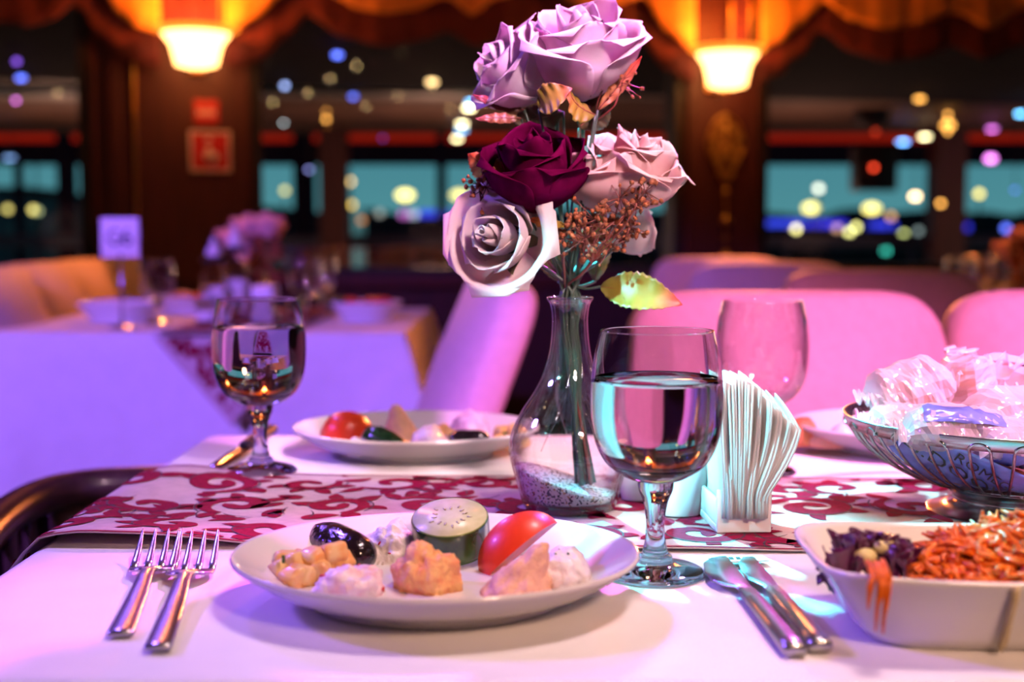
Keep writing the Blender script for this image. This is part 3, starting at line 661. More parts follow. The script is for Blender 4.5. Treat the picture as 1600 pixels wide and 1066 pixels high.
def motif(s0, s1, t0, t1, seed, step=.082):
    rnd = random.Random(seed); S = []; D = []
    nrow = max(1, round((t1-t0)/step)); i = 0
    s = s0+step*.4
    while s < s1:
        for j in range(nrow):
            cx = s+rnd.uniform(-.008, .008)+(step*.5 if j % 2 else 0); cy = t0+(j+.5)*(t1-t0)/nrow+rnd.uniform(-.006, .006)
            sg = 1 if (i+j) % 2 else -1; a0 = rnd.uniform(0, 2*PI); r = step*rnd.uniform(.36, .46)
            st, pts = scroll(cx, cy, r, a0, sg, rnd.uniform(1.0, 1.5), rnd.uniform(.0062, .0080)); S += st
            dk = [(p[0]+(p[0]-cx)/max(1e-4, math.hypot(p[0]-cx, p[1]-cy))*.0085, p[1]+(p[1]-cy)/max(1e-4, math.hypot(p[0]-cx, p[1]-cy))*.0085) for p in pts[2:16]]
            D.append(stroke(dk, lambda t_: .0007))
            for q in (0, 3, 6, 9, 13):                     # acanthus lobes on the outside of the curl
                p = pts[q]; an = math.atan2(p[1]-cy, p[0]-cx)+sg*.9
                S.append(leaf_stroke(p[0], p[1], an, rnd.uniform(.020, .034), rnd.uniform(.0055, .0088), -sg*rnd.uniform(.6, 1.6)))
            an = rnd.uniform(0, 2*PI)
            for kk in range(3):
                x, y = cx+step*.52*math.cos(an+kk*.5), cy+step*.5*math.sin(an+kk*.5)
                S.append(leaf_stroke(x, y, an+kk*.9, rnd.uniform(.024, .038), rnd.uniform(.0055, .0095), rnd.uniform(-1.4, 1.4)))
                D.append(leaf_stroke(x+.004, y+.006, an+kk*.9, .028, .0006, 1.0))
        s += step; i += 1
    return S, D
def lay(strokes, pos, lift, inside):
    """drape flat ribbons over the cloth surface pos(s,t)->(point, normal)"""
    mb = MB()
    for st in strokes:
        V = []
        if not all(inside(*p) for pr in st for p in pr): 
            st = [pr for pr in st if inside(*pr[0]) and inside(*pr[1])]
            if len(st) < 3: continue
        for a, b in st:
            for q in (a, b):
                p, n = pos(*q); V.append(p+n*lift)
        mb.add((V, [(2*i, 2*i+1, 2*i+3, 2*i+2) for i in range(len(st)-1)]))
    return mb
# main runner: runs along X, falls over the table edge
RY0, RY1 = .942, 1.222; XE = -.352; SK = .016
def runner_pos(s, t_):
    """s along from the table edge (negative = hanging), t from front 0 to back .28"""
    y = RY0+t_ + SK*0
    y += -.034*s if s > 0 else 0
    bumpf = .0075*math.exp(-((s-.07)/.07)**2)*math.exp(-(t_/.05)**2) + .0016*math.sin(s*17)*math.sin(t_*22+1) + .004*math.exp(-((s-.02)/.03)**2)
    bumpb = .006*math.exp(-((s-.05)/.04)**2)*math.exp(-((t_-.27)/.05)**2)
    h = .0022+max(0, bumpf+bumpb)+.0004
    r = .016
    if s > 0: return Vector((XE+s, y, TZ+h)), Vector((0, 0, 1))
    if s > -r*PI/2:
        a = -s/r; return Vector((XE-(r+.002)*math.sin(a)*.9-.0, y, TZ+h-r+(r)*math.cos(a))), Vector((-math.sin(a), 0, math.cos(a)))
    q = -s-r*PI/2
    return Vector((XE-r-.010-q*.12, y, TZ+h-r-q)), Vector((-1, 0, .1))
RL, RW = 1.95, RY1-RY0
ro = thing('table_runner', 'crimson scroll patterned cream runner across the set table', 'table runner', (XE+.5, RY0+.14, TZ))
solid(one(grid(lambda u, v: runner_pos(-.22+(RL+.22)*u, RW*v)[0], 150, 24), 'runner_cloth', M['run_base'], ro), .0012)
S_, D_ = motif(-.20, RL, 0, RW, 5)
ins = lambda s, t_: .004 < t_ < RW-.004 and s > -.21
lay(S_, runner_pos, .0012, ins).build('woven_scrolls', M['run_red'], ro)['kind'] = 'stuff'
lay(D_, runner_pos, .0014, ins).build('dark_outlines', M['run_dark'], ro)['kind'] = 'stuff'
mb = MB()
for t_ in (.0016, RW-.0016): mb.add(([runner_pos(-.22+(RL+.22)*i/150, t_+dt)[0]+Vector((0, 0, .0009)) for i in range(151) for dt in (-.0016, .0016)], [(2*i, 2*i+1, 2*i+3, 2*i+2) for i in range(150)]))
mb.build('hem_stitching', M['run_red'], ro)
p0 = TB(1152, 872, .004); one(rbox((p0.x, p0.y-.004, p0.z), (.040, .014, .0012), 0, 1, Matrix.Rotation(R(8), 3, 'Z')), 'fabric_tag', M['cloth'], ro, False)['label'] = 'white fabric tag'
tg = MB()
for i in range(5): tg.add(rbox((p0.x-.010+.005*i, p0.y-.004, p0.z+.0008), (.003, .006, .0003)))
tg.build('tag_lettering', M['run_dark'], ro, False)

# violet table's runner: diamond cloth with a pointed end hanging over the front
vt = TB  # noqa
def drop_pos(a, b):
    """a across (-1..1), b down the point 0..1 ; hangs on the front face of the violet table's cloth"""
    pc = at_y(352, 520, 2.99); hw = .165
    return Vector((pc.x+a*hw*(1-b)+.025*b, 2.985-.016-.075*b*.33-.01*b, TZ-.006-.205*b)), Vector((0, -1, .1))
t = thing('table_runner', 'crimson patterned runner with pointed end hanging over violet table', 'table runner', at_y(352, 520, 2.99))
solid(one(grid(lambda u, v: drop_pos(u*2-1, v*.998)[0] , 16, 14), 'hanging_point', M['run_base'], t), .0015)
pcx = at_y(352, 520, 2.99).x
solid(one(grid(lambda u, v: (pcx+(u-.5)*.33+.10*v*0, 2.972+.98*v, TZ+.004), 12, 10), 'top_panel', M['run_base'], t), .0015)
S2, D2 = motif(-.17, .17, 0, .21, 9, .062)
def dp2(s, b): 
    bb = b/.205; a = s/(.165*max(.02, 1-bb)); p, n = drop_pos(0, min(bb, .99)); return Vector((pcx+s+.025*bb, p.y, p.z)), n
ins2 = lambda s, b: 0 <= b < .2 and abs(s) < .165*(1-b/.205)-.020
lay(S2, dp2, .0025, ins2).build('woven_scrolls', M['run_red'], t)['kind'] = 'stuff'
S3, D3 = motif(-.15, .15, .01, .95, 10, .07)
lay(S3, lambda s, y: (Vector((pcx+s, 2.972+y, TZ+.005)), Vector((0, 0, 1))), .001, lambda s, y: abs(s) < .15 and .01 < y < .96).build('woven_scrolls', M['run_red'], t)['kind'] = 'stuff'

# ================================================================== TABLEWARE
def plate(c, r, label, name='dinner_plate', seg=72):
    k = r/.129
    pr = [(0, .0035), (.072, .0035), (.076, 0), (.081, 0), (.083, .004), (.105, .012), (.126, .0255), (.129, .0285), (.1285, .0300), (.1262, .0296), (.106, .0175), (.094, .0115), (.085, .0090), (0, .0085)]
    o = one(lathe([(a*k, b) for a, b in smooth_prof(pr, 3)], seg, c, 1, .86), name, M['porc'], loc=c); return tag(o, label, 'plate')
PC = Vector((-.0490, .812, TZ+.0006)); plate(PC, .131, 'white plate of meze nearest the camera, between forks and knives')
PB = Vector((-.102, 1.352, TZ+.0006)); plate(PB, .131, 'white plate with tomato dome and cucumber behind the runner')
PR = Vector((.435, 1.375, TZ+.0006)); plate(PR, .131, 'white plate with bread pieces behind the napkins')

def goblet(c, label, water_h=None, wall='wall_glass', group='stemmed water goblets', tint='bowl_glass'):
    t = thing('water_goblet', label, 'glass', c, group)
    H = .168
    # bowl: thin wall, outer then inner skin
    bo = [(.0135, .0655), (.021, .0680), (.0333, .0765), (.0408, .0890), (.0442, .1040), (.0451, .1190), (.0448, .1320), (.0431, .1480), (.0408, .1590), (.0386, H)]
    bo = smooth_prof(bo, 5); lip = [(.0399, H+.0009), (.0391, H+.0009)]
    inn = [(max(.0004, r-.0013), z+(.0016 if z < .075 else 0)) for r, z in bo]
    one(lathe([(0, .0655)]+bo+[(.0385, H+.0007), (.0376, H+.0007)]+inn[::-1]+[(0, .0675)], 64, c), 'bowl', M[wall], t)
    stem = [(0, .0660), (.0125, .0660), (.0118, .0590), (.0090, .0520), (.0070, .0430), (.0064, .0330), (.0072, .0230), (.0088, .0160), (.0094, .0145)]
    foot = [(.0094, .0143), (.0118, .0128), (.0120, .0110), (.0150, .0088), (.024, .0062), (.0315, .0042), (.0335, .0024), (.0325, .0004), (0, .0004)]
    one(lathe([(0, .0662)]+smooth_prof(stem[1:], 4)+smooth_prof(foot, 4), 44, c), 'stem_and_foot', M['glass'], t)
    if water_h:
        wp_ = [(max(.001, r-.0010), z) for r, z in bo if z < water_h-.0005]
        rt = interp([(z, r) for r, z in bo], water_h)-.0010
        body = [(0, .0672), (.010, .0672)] + [(r, z+.0012) for r, z in wp_] + [(rt, water_h-.0003), (rt-.0006, water_h), (0, water_h)]
        one(lathe(body, 56, c), 'water', M['water'], t)
    return t
G1 = Vector((.0985, .866, TZ+.0006)); goblet(G1, 'goblet half full of water in front of the vase and napkins', .136)
G2 = Vector((-.2445, 1.232, TZ+.0035)); goblet(G2, 'goblet half full of water standing on the runner back edge, left', .142)
bpy.data.objects['water_goblet.001']['label'] = 'goblet half full of water behind the forks, near the violet table'
G3 = Vector((.2440, 1.245, TZ+.0006)); goblet(G3, 'empty goblet glowing pink behind the napkins', wall='bowl_glass')

# ------------------------------------------------------------------ vase with speckled gravel
VC = Vector((.0485, 1.068, TZ+.0035)); K_ = 1.068/F
vp = [(.036, 0), (.0395, .003), (.0448, .022), (.0505, .042), (.0512, .052), (.0485, .066), (.040, .083), (.0300, .098), (.0220, .114), (.0172, .132), (.0152, .150), (.0150, .163), (.0166, .172), (.0190, .1765)]
va = smooth_prof(vp, 6)
vs_ = thing('flower_vase', 'clear glass flower vase with flared neck in the centre of the runner', 'vase', VC)
one(lathe([(0, 0)]+va+[(.0192, .1775), (.0182, .1776)], 64, VC), 'body', M['vase_glass'], vs_)
one(lathe([(r-.0024, z) for r, z in va if z > .008][::-1]+[(0, .007)], 56, VC), 'inner_wall', M['vase_glass'], vs_)
one(lathe([(.0166, .1725), (.0192, .1765), (.0195, .1778), (.0186, .1786), (.0176, .1776), (.0154, .1725)], 56, VC), 'rim', M['glass'], vs_)
one(lathe([(0, .0003), (.035, .0003), (.039, .003), (.040, .0060), (0, .0068)], 56, VC), 'base', M['vase_glass'], vs_)
# twisted flutes moulded in the glass
fl = MB()
for k in range(12):
    pts = []
    for i in range(16):
        z = .055+.105*i/15; r = interp([(b, a) for a, b in va], z)-.0008; a = 2*PI*k/12+i*.055; pts.append(VC+Vector((r*math.cos(a), r*math.sin(a), z)))
    fl.add(tube(pts, [.0006+.0005*math.sin(PI*i/15) for i in range(16)], 5))
fl.build('moulded_flutes', M['vase_glass'], vs_)
M['gravel'] = speckle('speckled_gravel', (.75, .68, .64), (.03, .03, .035), (.45, .22, .08), 620, ((.0, 'd'), (.20, 'w'), (.29, 'b')))
def gz(x): return .0215-.34*x                                   # sloping gravel top, higher on one side
gv = MB(); n = 48
rr_ = lambda z: interp([(b, a) for a, b in va], z)-.0032
rings = []; V = []
for zf in (0, .25, .5, .75, 1.0):
    row = []
    for k in range(n):
        a = 2*PI*k/n; z = .010; r = .036
        for _ in range(6): r = rr_(z); top = max(.012, gz(r*math.cos(a))); z = .0085+(top-.0085)*zf
        row.append(len(V)); V.append(VC+Vector((r*math.cos(a), r*math.sin(a), z)))
    rings.append(row)
for f in (.75, .5, .25, .08):
    row = []
    for k in range(n):
        p = V[rings[4][k]]-VC; x, y = p.x*f, p.y*f; row.append(len(V)); V.append(VC+Vector((x, y, max(.012, gz(x))+.0012*noise.noise(Vector((x*260, y*260, 1))))))
    rings.append(row)
Fc = [tuple(rings[0][::-1]), tuple(rings[-1])]
for a, b in zip(rings, rings[1:]):
    for k in range(n): Fc.append((a[k], a[(k+1) % n], b[(k+1) % n], b[k]))
tag(one((V, Fc), 'vase_gravel', M['gravel'], loc=VC), 'white gravel with dark specks filling the vase bottom', 'gravel', kind='stuff')

# ------------------------------------------------------------------ shakers, napkins
M['napkin'] = petal_mat('paper_napkin', (.92, .92, .90), (.90, .90, .88), .62)
def shaker(c, label, tilt):
    t = thing('ceramic_shaker', label, 'shaker', c)
    pr = smooth_prof([(0, 0), (.015, 0), (.0175, .003), (.0205, .018), (.0235, .034), (.0235, .047), (.019, .056), (.010, .0605), (0, .062)], 4)
    v, f = lathe(pr, 36, c, 1.0, .8)
    v = [Vector((p[0]+tilt*(p[2]-c.z), p[1], p[2])) for p in v]
    one((v, f), 'body', M['porc'], t)
    hb = MB()
    for a, b in ((0, 0), (.004, .002), (-.004, .002)): hb.add(lathe([(0, .0), (.0011, .0002), (0, .0006)], 8, (c.x+tilt*.062+a, c.y+b, c.z+.0613)))
    hb.build('pouring_holes', M['frame'], t); return t
shaker(TB(1062, 812, .003)+Vector((.002, .016, .001)), 'white ceramic shaker lit cyan behind the water goblet stem', .10)
shaker(TB(1000, 790, .003)+Vector((.003, .022, .001)), 'white ceramic shaker in violet shade between vase and stem', -.02)
NH = TB(1163, 836, .0035)+Vector((0, .0015, .001)); nh = thing('napkin_holder', 'white ceramic napkin holder with notched front on the runner', 'napkin holder', NH)
rz_ = Matrix.Rotation(R(3), 3, 'Z')
def nhp(x, y, z): return NH + rz_ @ Vector((x, y, z))
hw, dp, th = .0215, .060, .0035
# notched front and back walls, joined by a floor and two low sides
def notched(y):
    prof = []; n = 18
    for i in range(n+1):
        u = -1+2*i/n; zt = .034 - (.0135*math.sqrt(max(0, 1-(u/.72)**2)) if abs(u) < .72 else 0); prof.append((u*hw, zt))
    V = []; 
    for yy in (y, y+th):
        for x, zt in prof: V.append(nhp(x, yy, 0)); V.append(nhp(x, yy, zt))
    m = 2*(n+1); Fc = []
    for i in range(n):
        a = 2*i; Fc += [(a, a+2, a+3, a+1), (m+a, m+a+1, m+a+3, m+a+2), (a+1, a+3, m+a+3, m+a+1), (a, m+a, m+a+2, a+2)]
    Fc += [(0, 1, m+1, m), (2*n, m+2*n, m+2*n+1, 2*n+1)]; return V, Fc
o = one(notched(0), 'front_wall', M['porc'], nh, False); bvm = o.modifiers.new('soft', 'BEVEL'); bvm.width = .0014; bvm.segments = 3; bvm.limit_method = 'ANGLE'
o = one(notched(dp), 'back_wall', M['porc'], nh, False); bvm = o.modifiers.new('soft', 'BEVEL'); bvm.width = .0014; bvm.segments = 3; bvm.limit_method = 'ANGLE'
one(rbox(nhp(0, dp/2+th/2, .003), (hw*2, dp-th, .006), .001, 2, rz_), 'floor_slab', M['porc'], nh)
for s in (-1, 1): one(rbox(nhp(s*(hw-th/2), dp/2+th/2, .016), (th, dp-th, .020), .001, 2, rz_), 'side_wall', M['porc'], nh)
NN = 11
for i in range(NN):
    a = (i-(NN-1)/2)/((NN-1)/2); x0 = a*.0155; tilt = R(2+13*a) if a > 0 else R(2+7*a)
    top = .120-.018*max(0, a)**1.3-.004*abs(a)+random.uniform(-.0018, .0018); ph = random.uniform(0, 6)
    def fn(u, v, i=i):
        # u across the depth (front to back), v up; two plies joined by a fold at the back
        side = 1 if u > .5 else -1; uu = 1-abs(2*u-1)
        y = -.004+random.uniform(-.0006, .0006)*0+uu*.074 + .002*math.sin(v*5+ph); z = .012+v*(top-.012)
        front = (1-uu)
        z -= .016*max(0, (a+.2))*front*v
        fan = (z-.030 if z > .030 else 0); q = max(0, fan/.09)
        bulge = .012*max(0, a)*math.sin(PI*min(1, q*1.02))**1.2
        x = x0+math.tan(tilt)*fan+bulge+side*.0008*(.3+front)+.0006*math.sin(u*3+v*3+ph)*v
        return nhp(x, y, z)
    o = one(grid(fn, 8, 12), 'paper_napkin', M['napkin'], loc=nhp(x0, .03, .008)); solid(o, .0019)
    tag(o, 'outermost napkin of the holder, next to the water goblet' if i == 0 else 'outermost napkin of the holder, bent over toward the bread basket' if i == NN-1 else 'folded white paper napkin packed inside the ceramic holder', 'napkin', 'folded napkins in the holder')

# ------------------------------------------------------------------ cutlery
def frame_from(a, b):
    y = (b-a); L = y.length; y.normalize(); x = y.cross(Vector((0, 0, 1))).normalized(); z = x.cross(y); return x, y, z, L
def strip(sect, a, b):
    """solid bar lofted along a->b; sect: list of (t 0..1, half width, z bottom, z top, x shift)"""
    x, y, z, L = frame_from(a, b); V = []; Fc = []
    for t_, hw_, z0, z1, sh in sect:
        c = a+y*L*t_+x*sh; e_ = (z1-z0)*.35
        for px, pz in ((-hw_, z0+e_*.6), (-hw_+e_*.6, z0), (hw_-e_*.6, z0), (hw_, z0+e_*.6), (hw_, z1-e_), (hw_-e_, z1), (-hw_+e_, z1), (-hw_, z1-e_)): V.append(c+x*px+z*pz)
    n = 8
    for i in range(len(sect)-1):
        for k in range(n): Fc.append((i*n+k, i*n+(k+1) % n, (i+1)*n+(k+1) % n, (i+1)*n+k))
    Fc += [tuple(range(n))[::-1], tuple((len(sect)-1)*n+k for k in range(n))]; return V, Fc
def fork(a, b, label):
    t = thing('dinner_fork', label, 'fork', a, 'forks beside the front plate')
    one(strip([(0, 0.0061, .0010, .0036, 0), (.006, 0.0076, .0006, .0042, 0), (.03, 0.0076, .0006, .0042, 0), (.35, 0.0063, .0030, .0066, 0), (.52, 0.0051, .0066, .0102, 0), (.60, 0.0044, .0072, .0104, 0), (.64, 0.0056, .0066, .0090, 0)], a, b), 'handle', M['steel'], t)
    one(strip([(.63, 0.0061, .0066, .0090, 0), (.66, 0.0122, .0050, .0072, 0), (.70, 0.0161, .0030, .0052, 0), (.745, 0.0163, .0022, .0044, 0), (.75, 0.0163, .0022, .0044, 0)], a, b), 'head', M['steel'], t)
    for k in range(4):
        sh = -.0138+.0092*k
        one(strip([(.742, .0026, .0022, .0044, sh), (.80, .0025, .0040, .0062, sh), (.90, .0020, .0100, .0120, sh*1.0), (.985, .0010, .0175, .0188, sh*1.0), (1.0, .0004, .0190, .0196, sh*1.0)], a, b), 'tine', M['steel'], t)
fork(TB(187, 1000, 0)+Vector((0, 0, .0008)), TB(254, 828, .019)*1+Vector((0, 0, -.0182)), 'fork lying farther from the front plate, partly under its twin')
fork(TB(246, 1024, 0)+Vector((0, 0, .0016)), TB(311, 831, .019)+Vector((0, 0, -.0174)), 'fork lying closer to the front plate, over its twin')
def knife(a, b, label, wide, mirror=1):
    t = thing('table_knife', label, 'knife', a, 'knives beside the salad dish')
    one(strip([(0, .0058, .0006, .0070, 0), (.008, .0070, .0003, .0084, 0), (.06, .0070, .0003, .0084, 0), (.45, .0060, .0010, .0080, 0), (.56, .0056, .0014, .0070, 0)], a, b), 'handle', M['steel'], t)
    m = mirror
    one(strip([(.555, .0050, .0030, .0052, 0), (.60, .0052, .0032, .0050, 0), (.625, wide*.75, .0034, .0050, m*(wide*.75-.0052)), (.68, wide, .0034, .0050, m*(wide-.0054)), (.78, wide*1.02, .0032, .0048, m*(wide-.0056)), (.90, wide*.86, .0030, .0044, m*(wide*.86-.0060)), (.965, wide*.56, .0028, .0040, m*(wide*.56-.0064)), (1.0, wide*.12, .0026, .0034, m*(-.0045))], a, b), 'blade', M['steel'], t)
knife(TB(1243, 1028, .001), TB(1121, 876, .001), 'broad bladed knife with cyan sheen, closer to the goblet foot', .0118, -1)
knife(TB(1283, 1022, .001)+Vector((0, 0, .0002)), TB(1163, 876, .001), 'narrow bladed knife next to the broad one, toward the salad dish', .0085, -1)
t = thing('table_knife', 'dark knife lying behind the goblet on the white cloth', 'knife', TB(333, 735, .001))
a, b = TB(333, 735, .001), TB(425, 674, .001)
one(strip([(0, .002, .0006, .002, 0), (.08, .009, .0006, .002, 0), (.35, .0105, .0006, .002, 0), (.45, .0085, .0006, .002, 0), (.5, .006, .0006, .003, 0)], a, b), 'blade', M['steel_dark'], t)
one(strip([(.49, .006, .0006, .006, 0), (.52, .008, .0003, .008, 0), (.95, .009, .0003, .009, 0), (1, .007, .001, .008, 0)], a, b), 'handle', M['frame'], t)

# ------------------------------------------------------------------ salad dish
DC = Vector((.327, .752, TZ+.0008)); dish = thing('salad_dish', 'white rectangular dish of grated carrot salad by the knives', 'dish', DC)
def sq_ring(hx, hy, z, corner=0, e_=.30, n=88):
    out = []
    for k in range(n):
        a = 2*PI*k/n; c, s = math.cos(a), math.sin(a); u = math.copysign(abs(c)**e_, c); v = math.copysign(abs(s)**e_, s)
        out.append(DC+Vector((u*hx, v*hy, z+corner*(abs(u*v))**3)))
    return out
lv = [(.115, .044, 0, 0, .42), (.121, .050, .0006, 0, .42), (.127, .056, .008, .0005, .40), (.1365, .0640, .024, .001, .38), (.1475, .0715, .040, .0035, .36), (.1500, .0735, .0430, .0045, .35), (.1500, .0735, .0446, .0048, .35), (.1480, .0715, .0450, .0048, .35), (.1440, .0685, .0420, .004, .36), (.1310, .0590, .022, .001, .40), (.120, .048, .0065, 0, .44), (.09, .03, .0045, 0, .5)]
rings = [sq_ring(hx, hy, z, c, e_) for hx, hy, z, c, e_ in lv]; n = len(rings[0]); V = [p for r in rings for p in r]; Fc = [tuple(range(n))[::-1], tuple(range((len(rings)-1)*n, len(rings)*n))]
for j in range(len(rings)-1):
    for k in range(n): Fc.append((j*n+k, j*n+(k+1) % n, (j+1)*n+(k+1) % n, (j+1)*n+k))
one((V, Fc), 'bowl', M['porc'], dish)
# oil run down the outside of the dish
px_ = at_y(1588, 960, DC.y-.075).x
one(tube([(px_, DC.y-.0735, DC.z+.044), (px_, DC.y-.0722, DC.z+.036), (px_-.0005, DC.y-.0665, DC.z+.022), (px_, DC.y-.0590, DC.z+.008), (px_, DC.y-.054, DC.z+.002)], [.0026, .0024, .0020, .0024, .0016], 8), 'oil_drip', pmat('oil_drip', (.60, .48, .25), .2), dish)
M['carrot'] = pmat('grated_carrot', (.90, .17, .006), .4, var=.12, scale=160, coat=.3); M['cabbage'] = pmat('red_cabbage', (.10, .006, .055), .3, var=.2, scale=70, coat=.4); M['corn'] = pmat('pale_corn', (.80, .66, .28), .35)
cs = MB(); rnd = random.Random(3)
def heap_z(x, y): 
    q = 1-((x-.018)/.118)**2-((y)/.055)**2
    return .016+.046*max(0, q)**.5
base_v, base_f = grid(lambda u, v: (DC.x+.012+(u-.5)*.208, DC.y+(v-.5)*.098, DC.z+max(.008, heap_z(.012+(u-.5)*.208, (v-.5)*.098)-.008)), 30, 18)
cs.add((base_v, base_f))
def shred(x, y, z, L, a, el, w_=.0013):
    pts = []; b = rnd.uniform(-1.4, 1.4)
    for i in range(5):
        t_ = i/4-.5; aa = a+b*t_; pts.append(DC+Vector((x+L*t_*math.cos(aa)*math.cos(el), y+L*t_*math.sin(aa)*math.cos(el), max(.010, z+L*t_*math.sin(el)+rnd.uniform(-.0008, .0008)))))
    cs.add(tube(pts, [w_*.5, w_, w_*1.1, w_, w_*.4], 5))
for i in range(1500):
    x = .018+rnd.uniform(-.118, .118); y = rnd.uniform(-.052, .052)
    if ((x-.018)/.118)**2+(y/.053)**2 > 1: continue
    shred(x, y, heap_z(x, y)+rnd.uniform(-.004, .003), rnd.uniform(.012, .034), rnd.uniform(0, PI), rnd.gauss(0, .35), rnd.uniform(.0013, .0023))
o = cs.build('grated_carrot', M['carrot'], loc=DC); tag(o, 'heap of bright orange grated carrot in the rectangular dish', 'carrot salad', kind='stuff')
cs = MB()
hx_, hz_ = at_y(1368, 910, DC.y-.078).x-DC.x, .046
for i in range(9):
    q = rnd.uniform(0, 1); x = hx_+rnd.uniform(-.0055, .0055); ln = rnd.uniform(.6, 1.25)
    pts = [DC+Vector((x+.004*(1-k/5)+rnd.uniform(-.001, .001), -.058-.019*min(1, k/2)-.0010*rnd.random()-(.002 if k > 1 else 0), (.052-.0075*max(0, k-1.3)*ln+q*.003))) for k in range(6)]
    cs.add(tube(pts, [.0008, .0012, .0013, .0013, .0011, .0006], 5))
tag(cs.build('hanging_carrot_shreds', M['carrot'], loc=DC+Vector((hx_, -.08, .04))), 'carrot shreds hanging over the front rim of the dish', 'carrot shreds', kind='stuff')
def ruffle(c, L, H, yaw, seed, label):
    """ruffled strip of cabbage leaf standing in the salad"""
    t = thing('cabbage_leaf', label, 'cabbage', c)
    for k in range(3):
        ca, sa = math.cos(R(yaw+k*38)), math.sin(R(yaw+k*38))
        def fn(u, v):
            x = (u-.5)*L*(.8+.3*v); w_ = v*v*.0065*math.sin(u*23+seed+k)+.004*math.sin(u*5+seed*2+k)+(k-1)*.004
            z = H*v*(.75+.35*noise.noise(Vector((u*3.5+seed, k*2.1, 0))))+.0020*math.sin(u*31+seed*3)*v-.010*abs(u-.5)*2
            return Vector(c)+Vector((x*ca-w_*sa, x*sa+w_*ca, z-.008))
        solid(one(grid(fn, 40, 6), 'ruffled_strip', M['cabbage'], t), .0009)
for i, (px, py, h, L, H, yw, lb) in enumerate(((1334, 862, .045, .032, .028, 10, 'dark purple cabbage leaf sticking up highest from the salad'), (1366, 858, .048, .030, .022, -30, 'purple cabbage leaf with violet glint behind the carrot heap'), (1404, 854, .050, .032, .018, 15, 'purple cabbage leaf leaning toward the basket'), (1304, 874, .036, .022, .011, 40, 'low purple cabbage shred at the dish corner'))):
    ruffle(TB(px, py, h), L, H, yw, i*1.7+1, lb)
for i, (px, py, h, lb) in enumerate(((1352, 868, .046, 'pale yellow corn piece between cabbage and carrot'), (1383, 856, .050, 'pale yellow piece glinting under the tall cabbage leaf'), (1378, 842, .052, 'greenish white piece beside the leaning cabbage leaf'))):
    c = TB(px, py, h); tag(one(blob(c, (.007, .005, .0045), .25, 120, i, 2), 'corn_piece', M['corn'], loc=c), lb, 'salad piece')

# ------------------------------------------------------------------ bread basket
BC = Vector((.4165, 1.055, TZ+.0035)); RB = .134; bk = thing('bread_basket', 'round steel wire basket of wrapped bread on the runner', 'basket', BC)
prof_b = [(.052, .0235), (.070, .0265), (.090, .0345), (.108, .0455), (.122, .058), (.131, .071), (.1335, .079)]
pb = smooth_prof(prof_b, 5)
one(lathe([(.1335, .0700), (.1352, .0700), (.1372, .0795), (.1370, .0803), (.1358, .0803), (.1350, .0795)], 96, BC), 'rim_band', M['steel'], bk)
NW = 26
wv = tube([Vector((.052, 0, .0235))], .001, 3)
for k in range(NW):
    a0 = 2*PI*k/NW+.06; hw_ = .0075; pts = []
    def at_r(r, z, off): 
        aa = a0+off/max(r, .03); return BC+Vector(((r+.0022)*math.cos(aa), (r+.0022)*math.sin(aa), z))
    up = [q for q in pb if q[1] < .0695]
    for r, z in up: pts.append(at_r(r, z, -hw_*min(1, .55+.45*(r/.1))))
    for i in range(1, 8):
        an = PI*i/8; pts.append(at_r(.1335, .0695+.0062*math.sin(an), -hw_*math.cos(an)))
    for r, z in up[::-1]: pts.append(at_r(r, z, hw_*min(1, .55+.45*(r/.1))))
    one(tube(pts, .00125, 6), 'wire_loop', M['steel_dark'], bk)
one(tube([BC+Vector((.0545*math.cos(2*PI*i/48), .0545*math.sin(2*PI*i/48), .0235)) for i in range(48)], .0022, 6, closed=True), 'bottom_ring', M['steel_dark'], bk)
one(lathe(smooth_prof([(0, .023), (.050, .0225), (.052, .019), (.046, .012), (.052, .005), (.066, .0015), (.068, 0), (.06, 0), (0, .0008)], 3), 64, BC), 'foot', M['steel_dark'], bk)
one(lathe(smooth_prof([(.0, .0245), (.060, .0255), (.062, .0262), (0, .0268)], 2), 48, BC), 'bottom_plate', M['steel_dark'], bk)
M['wrap'] = thin('clear_wrap', .14, .7, (.98, .98, 1), white=.40, wcol=(.95, .90, .94), bump=.5, bscale=60, rough=.14, power=1.6)
M['wrap_blue'] = pmat('blue_printed_wrap', (.22, .28, .80), .25, coat=.6, var=.15, scale=40); M['wrap_white'] = pmat('white_printed_wrap', (.8, .72, .76), .3, coat=.5, var=.1, scale=50)
M['bread'] = pmat('bread_crust', (.72, .26, .10), .6, var=.25, scale=50, bump=.3, bscale=200); M['ink'] = pmat('black_ink', (.01, .01, .02), .4)
